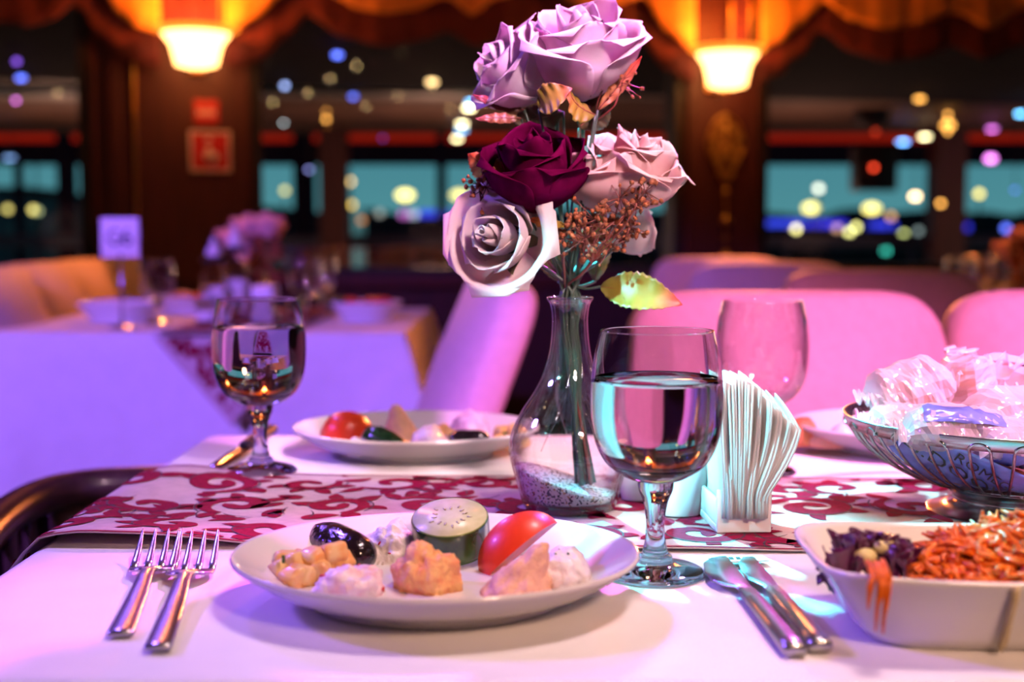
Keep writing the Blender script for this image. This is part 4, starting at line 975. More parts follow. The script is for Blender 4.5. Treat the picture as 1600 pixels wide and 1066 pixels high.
def packet(c, size, rz, ry, label, seed, blue=0.0, bread=True, ears=True):
    """bread roll sealed in a clear crinkled pouch"""
    c = Vector(c); rn = Vector((seed*5.1, seed*1.3, 0)); Mx = Matrix.Rotation(R(rz), 3, 'Z') @ Matrix.Rotation(R(ry), 3, 'Y')
    t = thing('bread_packet', label, 'bread packet', c, 'wrapped bread in the basket')
    L, W_, H_ = size
    if bread:
        v, f = blob((0, 0, 0), (L*.40, W_*.42, H_*.40), .12, 26, seed, 3); one(([c+Mx @ p for p in v], f), 'bread_roll', M['bread'], t)
    def pouch(u, v, sc_=1.0):
        x = (u-.5)*2; a = 2*PI*v; e_ = max(0, 1-abs(x)**5); th_ = (.10+.90*e_**.6)
        cr = 1+.20*noise.noise(Vector((x*2.6, math.cos(a)*1.6, math.sin(a)*1.6))+rn)+.16*abs(noise.noise(Vector((x*5, math.cos(a)*3, math.sin(a)*3))+rn))
        y = math.cos(a)*W_*.52*cr*(.72+.28*e_+.1*abs(x)**8); z = math.sin(a)*H_*.52*th_*cr
        return c+Mx @ (Vector((x*L*.62, y, z+.10*H_*abs(x)**6*math.sin(seed)))*sc_)
    one(grid(pouch, 20, 20), 'clear_wrapper', M['wrap'], t, False)
    if ears:
        for s in (-1, 1):
            def ear(u, v, s=s):
                y = (u-.5)*W_*1.02; x = s*L*(.60+.13*v); return c+Mx @ Vector((x, y, .006*math.sin(u*19+seed)*(.4+v)+.10*H_*math.sin(seed)+.006*noise.noise(Vector((u*4, v*3, seed)))))
            one(grid(ear, 14, 4), 'sealed_end', M['wrap'], t, False)
    if blue:
        a_, b_ = blue
        def pr_(u, v): return pouch(.14+.72*u, a_+(b_-a_)*v, 1.025)
        one(grid(pr_, 14, 10), 'printed_panel', M['wrap_blue'], t)
    return t, Mx, pouch
def bp(px, py, Y): return at_y(px, py, Y)
pk = [
 ((1420, 612, 1.065), (.052, .050, .048), 8, -14, 'wrapped bread standing highest at the basket side, pointed wrapper corner', None),
 ((1424, 664, 1.03), (.052, .052, .032), 4, 0, 'wrapped bread lying just over the rim band at basket edge', None),
 ((1512, 612, 1.085), (.052, .050, .042), 12, 80, 'wrapped bread standing upright with square sealed top', None),
 ((1496, 672, .985), (.066, .058, .036), -8, 3, 'wrapped bread in front with shiny crinkled wrapper above the band', (.30, .42)),
 ((1578, 650, 1.03), (.060, .056, .044), 16, -6, 'wrapped bread with blue print, upper, toward picture edge', (.55, .85)),
 ((1570, 604, 1.12), (.050, .046, .040), 50, 40, 'wrapped bread behind with small folded top', None),
 ((1640, 625, 1.09), (.062, .05, .05), 15, 10, 'wrapped bread topmost at the picture edge', (.1, .3)),
 ((1588, 692, .975), (.062, .056, .034), 12, 5, 'wrapped bread with blue print just above the band at picture edge', (.55, .8)),
 ((1660, 690, 1.05), (.06, .06, .05), 40, 0, 'wrapped bread at the far side of the basket', None),
 ((1575, 735, 1.03), (.065, .055, .034), -24, 18, 'reddish bread in clear wrapper seen through the wires', None),
 ((1510, 722, 1.06), (.050, .050, .030), 10, 10, 'wrapped bread at the basket bottom behind the blue bag', None),
]
for i, (p, sz, rz2, ry2, lb, bl) in enumerate(pk): packet(bp(*p), sz, rz2, ry2, lb, i*1.37+.6, bl, True)
# blue printed bag hugging the wires, black lettering upside down
def bag_pos(a, h, off=0.0):
    z = .030+h*.042; r = interp([(q[1], q[0]) for q in pb], z)-.004-off; return BC+Vector((r*math.cos(a), r*math.sin(a), z))
bagt = thing('bread_bag', 'blue printed bread bag with black lettering behind the wires', 'bread packet', bag_pos(R(235), 0)+Vector((0, 0, .0)), 'wrapped bread in the basket')
A0, A1 = R(196), R(262)
def bagf(u, v):
    a = A0+(A1-A0)*u; hmax = 1.0-.75*max(0, (u-.45)/.55)**1.2; h = v*hmax
    p = bag_pos(a, h, .002*(1+noise.noise(Vector((u*7, v*5, 2))))); return p
solid(one(grid(bagf, 30, 10), 'printed_film', M['wrap_blue'], bagt), .0005)
def bagin(u, v):
    a = A0+(A1-A0)*u; h = (1-.6*max(0, (u-.45)/.55))*v; p = bag_pos(a, h*.92, .012+.03*math.sin(PI*v)); return p
one(grid(bagin, 20, 8), 'bag_inside', M['bread'], bagt)
def text_mesh(body, size):
    cu = bpy.data.curves.new('lettering', 'FONT'); cu.body = body; cu.size = size; cu.resolution_u = 2; cu.align_x = 'CENTER'; cu.align_y = 'CENTER'
    o = bpy.data.objects.new('lettering', cu); COL.objects.link(o); dg = bpy.context.evaluated_depsgraph_get()
    me = bpy.data.meshes.new_from_object(o.evaluated_get(dg)); V = [v.co.copy() for v in me.vertices]; Fc = [tuple(p.vertices) for p in me.polygons]
    bpy.data.objects.remove(o); bpy.data.meshes.remove(me); return V, Fc
def on_bag(body, size, ac, hc, rot):
    V, Fc = text_mesh(body, size); out = []
    c, s = math.cos(rot), math.sin(rot)
    for v in V:
        x, y = v.x*c-v.y*s, v.x*s+v.y*c
        out.append(bag_pos(ac+x/.105, hc+y/.042, -.0014))
    one((out, Fc), 'black_lettering', M['ink'], bagt, False)
on_bag('LI.DOOL', .019, R(226), .45, R(-40)); on_bag('ROMEGI', .0125, R(239), .42, R(-40)); on_bag('sece', .009, R(216), .34, R(-44))

# ================================================================== FOOD
M['yog'] = pmat('creamy_yogurt_meze', (.88, .82, .80), .45, var=.04, scale=120, bump=.5, bscale=260, coat=.2, sss=.1)
M['pinkyog'] = pmat('pink_yogurt_meze', (.88, .76, .80), .4, var=.04, scale=90, bump=.5, bscale=260, coat=.3, sss=.1, col2=(.80, .48, .56))
M['acuka'] = pmat('orange_pepper_paste', (.86, .50, .18), .6, var=.05, scale=130, bump=.6, bscale=350, col2=(.80, .30, .12), sss=.1)
M['hummus'] = pmat('peach_hummus', (.86, .50, .30), .65, var=.04, scale=160, bump=.5, bscale=300, col2=(.76, .42, .26), sss=.1)
M['potato'] = pmat('dressed_potato', (.85, .58, .26), .45, var=.05, scale=90, col2=(.85, .36, .10), coat=.3)
M['aub'] = pmat('glossy_dark_aubergine', (.018, .010, .014), .12, var=.2, scale=50, bump=.9, bscale=120, coat=.5)
M['tomato'] = pmat('tomato_skin', (.80, .05, .008), .38, var=.06, scale=30, coat=.12); M['tom_in'] = pmat('tomato_flesh', (.75, .18, .09), .3, var=.1, scale=120)
M['cuke'] = pmat('cucumber_skin', (.012, .045, .012), .18, var=.4, scale=60, coat=.5, col2=(.03, .09, .02)); M['cuke_rim'] = pmat('cucumber_rim', (.30, .45, .12), .3); M['herb'] = pmat('green_herb', (.06, .12, .02), .5); M['redbit'] = pmat('red_pepper_bit', (.50, .02, .03), .35)
PZ = TZ+.0085
def on_plate(px, py): return at_z(px, py, PZ+.0012)
def mound(px, top, bot, w_px, dy, mat, label, cat, amp, freq, seed, name, lean=None, sub=5, blunt=.75, Yc=None):
    """dome of soft food; top/bot/width in picture pixels, dy half depth in metres"""
    b = on_plate(px, bot); yc = Yc if Yc else b.y+dy; x = at_y(px, top, yc).x; zb = PZ+.0005; h = at_y(px, top, yc).z-zb; rx = w_px*.5*yc/F
    def shp(p, d):
        k = max(0, d.z); p = p.copy(); p.z = h*math.copysign(abs(d.z)**blunt, d.z)
        if lean: p.x = p.x*(1-lean[1]*k) + lean[0]*k*k; p.y *= 1-lean[1]*.6*k; p.z = h*math.copysign(abs(d.z)**1.25, d.z)
        return p
    return tag(one(blob((x, yc, zb), (rx, dy, h), amp, freq, seed, sub, floor=zb, shape=shp), name, mat, loc=(x, yc, zb)), label, cat)
def bits(parent, c, spread, n, mat, name, seed, size=.0022, up=0):
    rn = random.Random(seed)
    for i in range(n):
        a = rn.uniform(0, 2*PI); q = rn.uniform(.1, 1)**.5
        p = Vector(c)+Vector((math.cos(a)*q*spread[0], math.sin(a)*q*spread[1], spread[2]*(1-q*q)**.5+up))
        one(blob(p, (size*rn.uniform(.8, 1.7), size, size*.8), .3, 300, i, 1), name, mat, parent)
# front plate
def dolma(a, b, r, label, seed):
    ax = b-a; L = ax.length; V = []; Fc = []; n = 28; m = 26; x, y, z, _ = frame_from(a, b)
    for j in range(m+1):
        t_ = j/m; k = max(.03, 1-abs(2*t_-1)**4)**.5*(1+.03*math.sin(t_*PI))
        for i in range(n):
            an = 2*PI*i/n; rr2 = r*k*(1+.05*noise.noise(Vector((math.cos(an)*1.2, math.sin(an)*1.2, t_*2+seed)))+.10*abs(noise.noise(Vector((math.cos(an)*3.2, math.sin(an)*3.2, t_*1.6+seed*3)))))
            V.append(a+ax*t_+x*math.cos(an)*rr2+z*math.sin(an)*rr2*.92)
    for j in range(m):
        for i in range(n): Fc.append((j*n+i, j*n+(i+1) % n, (j+1)*n+(i+1) % n, (j+1)*n+i))
    Fc += [tuple(range(n)), tuple(range(m*n, m*n+n))]
    return tag(one((V, Fc), 'stuffed_aubergine', M['aub'], loc=a), label, 'meze')
dolma(at_y(494, 838, .902), at_y(572, 875, .838), .0155, 'glossy dark stuffed aubergine roll lying across the sharp front plate', 1)
t = thing('potato_salad', 'diced orange-dressed potato salad at the front plate edge', 'potato salad', on_plate(480, 900))
rn = random.Random(4)
for i, (px, py, h, r) in enumerate(((445, 893, .012, .010), (462, 880, .020, .009), (447, 875, .019, .008), (474, 900, .010, .010), (490, 876, .022, .010), (500, 893, .012, .010), (521, 866, .027, .0095), (534, 880, .016, .009), (515, 884, .014, .009), (458, 908, .007, .009), (508, 880, .010, .011), (480, 885, .010, .012))):
    c = on_plate(px, py+6); c = at_y(px, py, at_z(px, py+h*1500, PZ).y)
    one(blob((c.x, c.y, max(PZ+.006, c.z)), (r*.92, r*.82, r*.78), .16, 90, i, 3, floor=PZ+.0006, cube=.5, rot=Matrix.Rotation(rn.uniform(0, 3), 3, 'Z') @ Matrix.Rotation(rn.uniform(-.6, .6), 3, 'X')), 'potato_dice', M['potato'], t)
c = at_y(443, 874, .80); one(rbox((c.x, c.y, c.z), (.0022, .0015, .0052), .0004), 'herb_bit', M['herb'], t)
y1_ = mound(543, 884, 940, 112, .020, M['pinkyog'], 'pinkish yogurt meze with red bits between potato salad and orange scoop', 'meze', .22, 60, 5, 'yogurt_meze')
y2_ = mound(612, 822, 882, 86, .020, M['yog'], 'pale yogurt meze behind the orange scoop, beside aubergine roll', 'meze', .25, 60, 8, 'yogurt_meze')
mound(668, 856, 930, 108, .020, M['acuka'], 'orange pepper paste scoop in the middle of the front plate', 'meze', .20, 75, 2, 'pepper_paste', blunt=.6)
mound(808, 852, 940, 118, .022, M['hummus'], 'peach coloured hummus mound with torn peak before the tomato wedge', 'meze', .16, 70, 3, 'hummus', lean=(.016, .45))
y3_ = mound(882, 856, 924, 84, .022, M['yog'], 'white herbed cheese dip beside the tomato wedge', 'meze', .16, 55, 12, 'cheese_dip')
def surf_bits(o, n, mat, name, seed, s=.002):
    rn = random.Random(seed); vs = [v for v in o.data.vertices if v.normal.z > .15 and v.normal.y < .5]; off = Vector(o.location)
    for i in range(n):
        v = rn.choice(vs); p = off+v.co
        one(blob(p, (s*rn.uniform(1, 2), s, s*.7), .3, 300, i, 1, rot=Matrix.Rotation(rn.uniform(0, 3), 3, 'Z') @ Matrix.Rotation(rn.uniform(-1, 1), 3, 'Y')), name, mat, o)
surf_bits(y1_, 9, M['redbit'], 'pepper_bit', 2, .0017); surf_bits(y2_, 8, M['redbit'], 'pepper_bit', 3, .0011); surf_bits(y3_, 7, M['herb'], 'herb_bit', 4, .0009)
# cucumber slice: thick disc, cut face tilted to the camera
def cucumber(c, r, h, tilt, yaw, label):
    Mx = Matrix.Rotation(R(yaw), 3, 'Z') @ Matrix.Rotation(R(tilt), 3, 'X'); t = thing('cucumber_slice', label, 'cucumber', c)
    T_ = lambda vf: ([Vector(c)+Mx @ Vector(p) for p in vf[0]], vf[1])
    one(T_(lathe(smooth_prof([(0, 0), (r*.90, 0), (r*.97, h*.05), (r, h*.2), (r, h*.85), (r*.985, h)], 3)+[(0, h)], 44)), 'skin', M['cuke'], t)
    one(T_(lathe([(0, h+.0002), (r*.955, h+.0002), (r*.955, h+.0007), (0, h+.0009)], 44)), 'cut_face', M['cuke_face'], t)
    one(T_(lathe([(r*.95, h+.0003), (r*.985, h+.0002), (r*.965, h+.0009)], 44)), 'rim', M['cuke_rim'], t)
    sd = MB()
    for k in range(15):
        a = 2*PI*k/15; q = r*(.40 if k % 3 else .52)
        d = lathe([(0, 0), (.0009, .0001), (0, .0002)], 8, (0, 0, 0), 2.4, 1)
        d = ([Matrix.Rotation(a, 3, 'Z') @ Vector(p)+Vector((q*math.cos(a), q*math.sin(a), h+.00105)) for p in d[0]], d[1]); sd.add(T_(d))
    sd.build('seeds', M['cuke_seed'], t); return t
m, nt_, out_ = new_mat('cucumber_flesh'); N_ = nt_.nodes.new
b_ = N_('ShaderNodeBsdfPrincipled'); b_.inputs['Roughness'].default_value = .3; tcn = N_('ShaderNodeTexCoord'); nn = N_('ShaderNodeTexNoise'); nn.inputs['Scale'].default_value = 150
rr3 = N_('ShaderNodeValToRGB'); rr3.color_ramp.elements[0].color = (.62, .66, .40, 1); rr3.color_ramp.elements[1].color = (.82, .82, .66, 1); rr3.color_ramp.elements[0].position = .3
nt_.links.new(tcn.outputs['Object'], nn.inputs['Vector']); nt_.links.new(nn.outputs['Fac'], rr3.inputs[0]); nt_.links.new(rr3.outputs[0], b_.inputs['Base Color']); nt_.links.new(b_.outputs[0], out_.inputs[0]); M['cuke_face'] = m
M['cuke_seed'] = pmat('cucumber_seed', (.74, .70, .46), .4)
cc = at_y(706, 850, .872); cucumber(Vector((cc.x, cc.y, PZ+.010)), .0268, .023, 18, -8, 'cut cucumber slice facing up at the back of the sharp front plate')
# tomato wedge: crescent slab standing on its edge
def tomato_wedge(px, py, label):
    t = thing('tomato_wedge', label, 'tomato', on_plate(px, py)); c = on_plate(px, py)+Vector((0, .016, 0))
    r = .0285; A = R(58)
    def sk(u, v):
        la = (v-.5)*PI*.96; lo = (u-.5)*A; return Vector((r*math.sin(la)*1.12, -r*math.cos(la)*math.cos(lo)*.94, r*math.cos(la)*math.sin(lo)))
    Mx = Matrix.Rotation(R(12), 3, 'Z') @ Matrix.Rotation(R(-38), 3, 'Y') @ Matrix.Rotation(R(-58), 3, 'X')
    P_ = lambda p: c+Vector((.004, .006, .0095))+Mx @ p
    v, f = grid(sk, 14, 22); one(([P_(Vector(p)) for p in v], f), 'skin', M['tomato'], t)
    for e_ in (-.5, .5):
        def fl_(u, v, e_=e_):
            la = (v-.5)*PI*.96; lo = e_*A; q = 1-u; return Vector((r*math.sin(la)*1.12*(q*.6+.4 if u < .99 else .4), -r*math.cos(la)*math.cos(lo)*.94*q*.999, r*math.cos(la)*math.sin(lo)*q*.999))
        v, f = grid(fl_, 6, 22); one(([P_(Vector(p)) for p in v], f), 'cut_flesh', M['tom_in'], t)
    return t
tomato_wedge(806, 900, 'bright red tomato wedge leaning on the front plate behind the hummus')
# back plate
def on_back(px, py): return at_z(px, py, PZ+.0012)
def bmound(px, top, bot, Y, w_px, mat, label, cat, amp, freq, seed, name, peak=None, dy=.022):
    return mound(px, top, bot, w_px, dy, mat, label, cat, amp, freq, seed, name, lean=(peak[0], .5) if peak else None, sub=4, Yc=Y)
bmound(542, 643, 700, 1.375, 84, M['tomato'], 'red tomato dome on the plate behind the runner', 'tomato', .03, 30, 1, 'tomato_half', dy=.034)
t = thing('cucumber_chunk', 'dark green cucumber chunk leaning against the tomato dome', 'cucumber', at_y(605, 690, 1.30))
a = at_y(578, 684, 1.315); b = at_y(634, 690, 1.285)
one(strip([(0, .013, -.014, .012, 0), (.25, .013, -.014, .0125, 0), (.6, .012, -.012, .007, 0), (.9, .009, -.009, -.001, 0), (1, .004, -.008, -.005, 0)], a, b), 'skin', M['cuke'], t)
one(strip([(-.04, .0115, -.0125, .0105, 0), (-.003, .0125, -.0135, .0115, 0)], a, b), 'cut_face', M['cuke_face'], t)
bmound(558, 683, 700, 1.29, 34, M['yog'], 'white cheese piece in front of the tomato dome', 'cheese', .12, 60, 2, 'cheese_piece', dy=.012)
bmound(628, 633, 692, 1.385, 70, M['hummus'], 'peach hummus with a tall peak behind the cucumber chunk', 'meze', .10, 60, 7, 'hummus', (-.008, .012))
bmound(672, 668, 700, 1.30, 66, M['pinkyog'], 'pink and white meze beside the cucumber chunk', 'meze', .25, 60, 9, 'yogurt_meze')
bmound(690, 664, 690, 1.36, 60, M['acuka'], 'small orange paste heap behind the pink and white meze', 'meze', .25, 60, 10, 'pepper_paste')
bmound(735, 642, 690, 1.385, 62, M['pinkyog'], 'pink meze mound rising behind the dark roll', 'meze', .2, 50, 11, 'yogurt_meze')
dolma(at_y(700, 688, 1.305), at_y(766, 690, 1.300), .0115, 'shiny dark aubergine roll on the plate behind the runner', 4)
t = thing('potato_salad', 'diced potato salad on the back plate close to the vase', 'potato salad', at_y(790, 695, 1.33))
for i, (px, py) in enumerate(((778, 690), (790, 676), (803, 688), (795, 695), (812, 680), (782, 676), (806, 672), (818, 692))):
    c = at_y(px, py, 1.325+.01*(i % 3)); one(blob((c.x, c.y, max(PZ+.007, c.z)), (.0085, .008, .008), .25, 60, i, 2, floor=PZ+.0006), 'potato_dice', M['potato'], t)
bits(t, at_y(795, 680, 1.32), (.014, .01, .004), 3, M['herb'], 'herb_bit', 2, .002)
# right back plate
for i, (px, top, bot, wpx, mk, lb) in enumerate(((1258, 652, 694, 46, 'bread', 'orange bread piece showing beside the napkins'), (1296, 674, 700, 70, 'hummus', 'pale piece between two bread pieces on far plate'), (1335, 652, 700, 44, 'bread', 'pinkish bread piece against the basket on far plate'), (1318, 662, 700, 40, 'pinkyog', 'pink meze spoonful on far plate near basket'))):
    bmound(px, top, bot, 1.36-.012*(i % 2), wpx, M[mk], lb, 'bread' if mk == 'bread' else 'meze', .15, 40, i+20, 'bread_piece' if mk == 'bread' else 'meze_spoonful', dy=.02)

# ================================================================== FLOWERS
M['p_white'] = petal_mat('blush_white_petal', (.90, .78, .74), (.86, .70, .68), .5); M['p_pink'] = petal_mat('blush_pink_petal', (.84, .58, .55), (.80, .48, .47)); M['p_lilac'] = petal_mat('pale_pink_petal', (.86, .70, .78), (.82, .60, .70))
M['p_burg'] = petal_mat('burgundy_petal', (.11, .002, .034), (.06, .001, .018), .2)
M['stem'] = pmat('dark_green_stem', (.06, .09, .06), .4, var=.2); M['brown'] = pmat('brown_twig', (.20, .04, .025), .5, var=.2); M['berry'] = pmat('russet_berries', (.30, .075, .018), .7, var=.3, scale=160, bump=.5, bscale=500)
M['leaf'] = pmat('artificial_leaf', (1, 1, 1), .45, var=.06, scale=60, attr=True)
FY = 1.072
NECK = VC+Vector((0, 0, .172)); rnd = random.Random(11)
def stem_path(c, end_off, through=True):
    k = rnd.uniform(-.007, .007); k2 = rnd.uniform(-.006, .006)
    pts = [c, c*.6+(NECK+Vector((k, k2, .02)))*.4+Vector((0, 0, -.004)), NECK+Vector((k, k2, .012)), NECK+Vector((k*.9, k2*.8, -.02)), VC+Vector((k*.8+.004, k2*.8, .12))]
    pts += [VC+Vector((end_off[0]*.5+.004, end_off[1]*.5, .075)), VC+Vector((end_off[0]+.008, end_off[1], .020))]
    return smooth_prof([tuple(p) for p in pts], 6)
def rose(px, py, dY, axis, Rr, mat, label, seed, opened=1.0, rings=None, stem=True, deep=1.7):
    """cupped, layered fabric rose looking along axis"""
    c = at_y(px, py, FY+dY); ax = Vector(axis).normalized(); q = ax.to_track_quat('Z', 'Y').to_matrix(); rn = random.Random(seed)
    base = c-ax*Rr*.85
    t = thing('rose', label, 'rose', base)
    rings = rings or [(2, .20, .98, -.06), (3, .37, 1.02, .06), (3, .64, 1.02, .28), (4, .96, .92, .62)]
    for ri, (n, s, hh, flare) in enumerate(rings):
        off = rn.uniform(0, 2*PI)
        for k in range(n):
            a0 = off+2*PI*k/n+rn.uniform(-.15, .15); hw_ = (2*PI/n)*(.92 if n > 2 else .66); fl_ = flare*opened*rn.uniform(.75, 1.25); hk = hh*rn.uniform(.93, 1.06); ph = rn.uniform(0, 6); tl = rn.uniform(-.06, .06)
            def fn(u, v):
                uu = (u-.5)*2; top = 1-.10*uu*uu+.014*noise.noise(Vector((uu*24, ph, 3))); vv = v*top; wf = (1-max(0, (v-.52)/.49)**3)**.5
                rad = s*(.16+.84*math.sin(min(1, vv*1.55)*PI/2)**.75)
                bell = 1+.10*math.sin(PI*vv)
                lip = max(0, (v-.62)/.38)
                rad = rad*bell + fl_*lip**1.7*.55 + .05*s*uu*(1 if ri % 2 else -1)
                edge = max(0, abs(uu)-.6)/.4
                rad += .12*s*edge**2*(ri > 1)*v + .03*math.sin(uu*4+ph)*lip + .03*noise.noise(Vector((uu*2.5, v*3, ph)))
                z = hk*deep*vv - .34*fl_*lip**2 - .05*ri + tl*v + .03*noise.noise(Vector((uu*3+ph, v*2, 1)))*lip
                a = a0+uu*hw_*wf
                return base+q @ Vector((math.cos(a)*rad*Rr, math.sin(a)*rad*Rr, z*Rr))
            o = one(grid(fn, 20, 12), 'petal', mat, t); solid(o, .0005)
    # bud core
    def core(u, v): 
        a = u*2*PI*1.6; rad = (.04+.14*u)*(1-.25*v); return base+q @ Vector((math.cos(a)*rad*Rr, math.sin(a)*rad*Rr, (.35+1.1*v+.04*math.sin(a*2))*Rr))
    solid(one(grid(core, 28, 6), 'bud', mat, t), .0005)
    # sepals and hip
    one(([base+q @ Vector(p) for p in lathe(smooth_prof([(0, -.34*Rr), (.10*Rr, -.30*Rr), (.22*Rr, -.08*Rr), (.26*Rr, .06*Rr), (0, .1*Rr)], 3), 14)[0]], lathe(smooth_prof([(0, -.34*Rr), (.10*Rr, -.30*Rr), (.22*Rr, -.08*Rr), (.26*Rr, .06*Rr), (0, .1*Rr)], 3), 14)[1]), 'hip', M['stem'], t)
    for k in range(5):
        a = 2*PI*k/5
        def sp_(u, v):
            uu = (u-.5)*2; rad = (.2+.62*v); w__ = .16*math.sin(PI*(.08+.92*v))*uu*(1 if v < .98 else 0)
            return base+q @ Vector(((math.cos(a)*rad-math.sin(a)*w__)*Rr, (math.sin(a)*rad+math.cos(a)*w__)*Rr, (-.02+.30*v+.1*math.sin(v*5+k))*Rr))
        one(grid(sp_, 4, 8), 'sepal', M['leaf_plain'], t)
    if stem: one(tube(stem_path(base-ax*Rr*.3, (rnd.uniform(.0, .014), rnd.uniform(-.008, .008))), .0016, 8), 'stem', M['stem'], t)
    return t
M['leaf_plain'] = pmat('sepal_green', (.09, .07, .03), .5, var=.2)
rose(908, 76, .0, (-.08, -.46, .88), .0430, M['p_lilac'], 'large pale pink rose at the top of the bouquet', 3, .75)
rose(806, 106, .012, (-.80, -.30, .42), .0350, M['p_lilac'], 'pale pink rose tilted sideways beneath the topmost rose', 5, .6)
rose(836, 262, -.030, (-.10, -.42, .90), .0375, M['p_burg'], 'dark burgundy rose in the middle of the bouquet', 8, .42)
rose(945, 268, .0, (-.28, -.22, .92), .0350, M['p_pink'], 'blush rose between the burgundy rose and outermost rose', 12, .40)
rose(996, 262, -.006, (.36, -.30, .88), .0355, M['p_pink'], 'blush rose outermost above the brown berries', 15, .65)
rose(772, 368, -.042, (-.42, -.82, .16), .0375, M['p_white'], 'creamy white open rose hanging lowest at the side', 21, .9, deep=1.25)
rose(975, 345, .042, (.6, .35, .35), .0260, M['p_white'], 'small white rose glowing cyan behind the berry spray', 25, 1.0)

def leaf(p0, p1, width, bow, cols, label, twist=0.0, serr=.06, side=None, curl=.25, stem=True, sname='rose_leaf'):
    """serrated leaf from p0 to p1; cols = list of (t, colour)"""
    p0, p1 = Vector(p0), Vector(p1); ax = p1-p0; L = ax.length; ax.normalize()
    sd = Vector(side).normalized() if side else ax.cross(Vector((0, -1, .25))).normalized()
    sd = (sd-ax*sd.dot(ax)).normalized(); nr = ax.cross(sd)
    t = thing(sname, label, 'leaf', p0)
    mb = MB(); nu, nv = 12, 26; V = []; C = []
    for j in range(nv+1):
        v = j/nv; w_ = width*(math.sin(PI*v**.85)**.85)*(1+serr*((j % 2)*2-1)) if 0 < j < nv else .0003
        col = cols[-1][1]
        for (a, ca), (b, cb) in zip(cols, cols[1:]):
            if a <= v <= b: k = (v-a)/(b-a); col = tuple(x+(y-x)*k for x, y in zip(ca, cb)); break
        for i in range(nu+1):
            uu = (i/nu-.5)*2; vs2 = v-.03*abs(uu)*0
            V.append(p0+ax*L*vs2+sd*w_*uu+nr*(bow*math.sin(PI*v)+curl*w_*uu*uu+.0012*math.sin(v*30)*abs(uu))); ed = abs(uu)**4
            C.append(tuple(x*(1-.25*ed) for x in col))
    Fc = [(j*(nu+1)+i, j*(nu+1)+i+1, (j+1)*(nu+1)+i+1, (j+1)*(nu+1)+i) for j in range(nv) for i in range(nu)]
    mb.add((V, Fc), 0, C); o = mb.build('blade', M['leaf'], t, color=True); solid(o, .0004)
    vb = MB(); vb.add(tube([p0+ax*L*k/12+nr*(bow*math.sin(PI*k/12)-.0003) for k in range(13)], [.0007*(1-.8*k/12) for k in range(13)], 5))
    for k in (3, 5, 7):
        for s in (-1, 1):
            v = k/12; b0 = p0+ax*L*v+nr*(bow*math.sin(PI*v)-.0003); b1 = p0+ax*L*(v+.13)+sd*s*width*.6+nr*(bow*math.sin(PI*(v+.13))+curl*width*.36-.0003); vb.add(tube([b0, b1], [.0004, .0001], 4))
    vb.build('veins', M['brown'], t)
    if stem: one(tube(stem_path(p0, (rnd.uniform(.0, .012), rnd.uniform(-.007, .007))), .0012, 6), 'stem', M['stem'], t)
    return t
OLV = (.22, .17, .02); YG = (.19, .15, .012); RD = (.60, .05, .03); BRN = (.30, .12, .04); DK = (.10, .05, .02); PRP = (.28, .04, .06)
leaf(at_y(938, 448, FY-.02), at_y(1066, 476, FY-.045), .0155, .008, [(0, (.10, .10, .014)), (.3, YG), (.72, (.24, .17, .02)), (.88, RD), (1, (.7, .06, .05))], 'large yellow green leaf with red tip over the vase rim', side=(.1, .35, 1), serr=.05)
leaf(at_y(934, 172, FY-.012), at_y(1003, 88, FY-.02), .0058, .003, [(0, BRN), (.6, (.45, .14, .06)), (1, RD)], 'narrow russet leaf pointing up beside the topmost rose', serr=.02)
leaf(at_y(842, 170, FY-.030), at_y(893, 138, FY-.046), .0125, .006, [(0, OLV), (.7, (.32, .20, .03)), (1, (.5, .08, .06))], 'olive leaf folded over under the topmost rose', serr=.03, side=(.35, -.2, 1))
leaf(at_y(930, 180, FY-.022), at_y(886, 136, FY-.044), .0150, .005, [(0, (.15, .12, .015)), (.6, (.30, .20, .02)), (1, (.5, .1, .06))], 'dark olive leaf beneath the topmost rose, toward the narrow leaf', serr=.03, side=(-.6, -.1, 1))
leaf(at_y(820, 172, FY), at_y(738, 148, FY-.01), .0050, .003, [(0, DK), (1, PRP)], 'thin purple-brown leaf, upper of two beside hanging lamps', serr=.02)
leaf(at_y(815, 186, FY-.005), at_y(742, 186, FY-.015), .0048, -.003, [(0, DK), (.6, BRN), (1, PRP)], 'thin purple-brown leaf, lower of two beside hanging lamps', serr=.03)
leaf(at_y(784, 290, FY-.01), at_y(732, 240, FY-.02), .0125, .004, [(0, (.30, .18, .03)), (.6, (.42, .22, .05)), (1, RD)], 'orange leaf with red tip behind the burgundy rose', side=(.7, .2, -.5), serr=.07)
leaf(at_y(828, 342, FY-.03), at_y(890, 352, FY-.045), .0046, .004, [(0, RD), (.35, (.6, .28, .04)), (1, YG)], 'small yellow leaf with red base under the burgundy rose', serr=.06, side=(0, -.3, 1))
leaf(at_y(872, 440, FY+.02), at_y(838, 345, FY+.01), .011, .004, [(0, DK), (1, OLV)], 'dark leaf standing behind the stems, near white rose', serr=.05)
leaf(at_y(930, 440, FY+.025), at_y(940, 330, FY+.01), .012, .004, [(0, DK), (1, (.35, .28, .03))], 'olive leaf standing behind the berry spray', serr=.05)
leaf(at_y(880, 175, FY+.02), at_y(800, 190, FY+.0), .013, .004, [(0, DK), (1, (.05, .03, .015))], 'dark leaf filling the gap above the burgundy rose', serr=.05)
leaf(at_y(905, 200, FY+.01), at_y(950, 150, FY+.0), .015, .003, [(0, DK), (1, (.07, .05, .015))], 'dark leaf filling the gap above the blush rose', serr=.05)

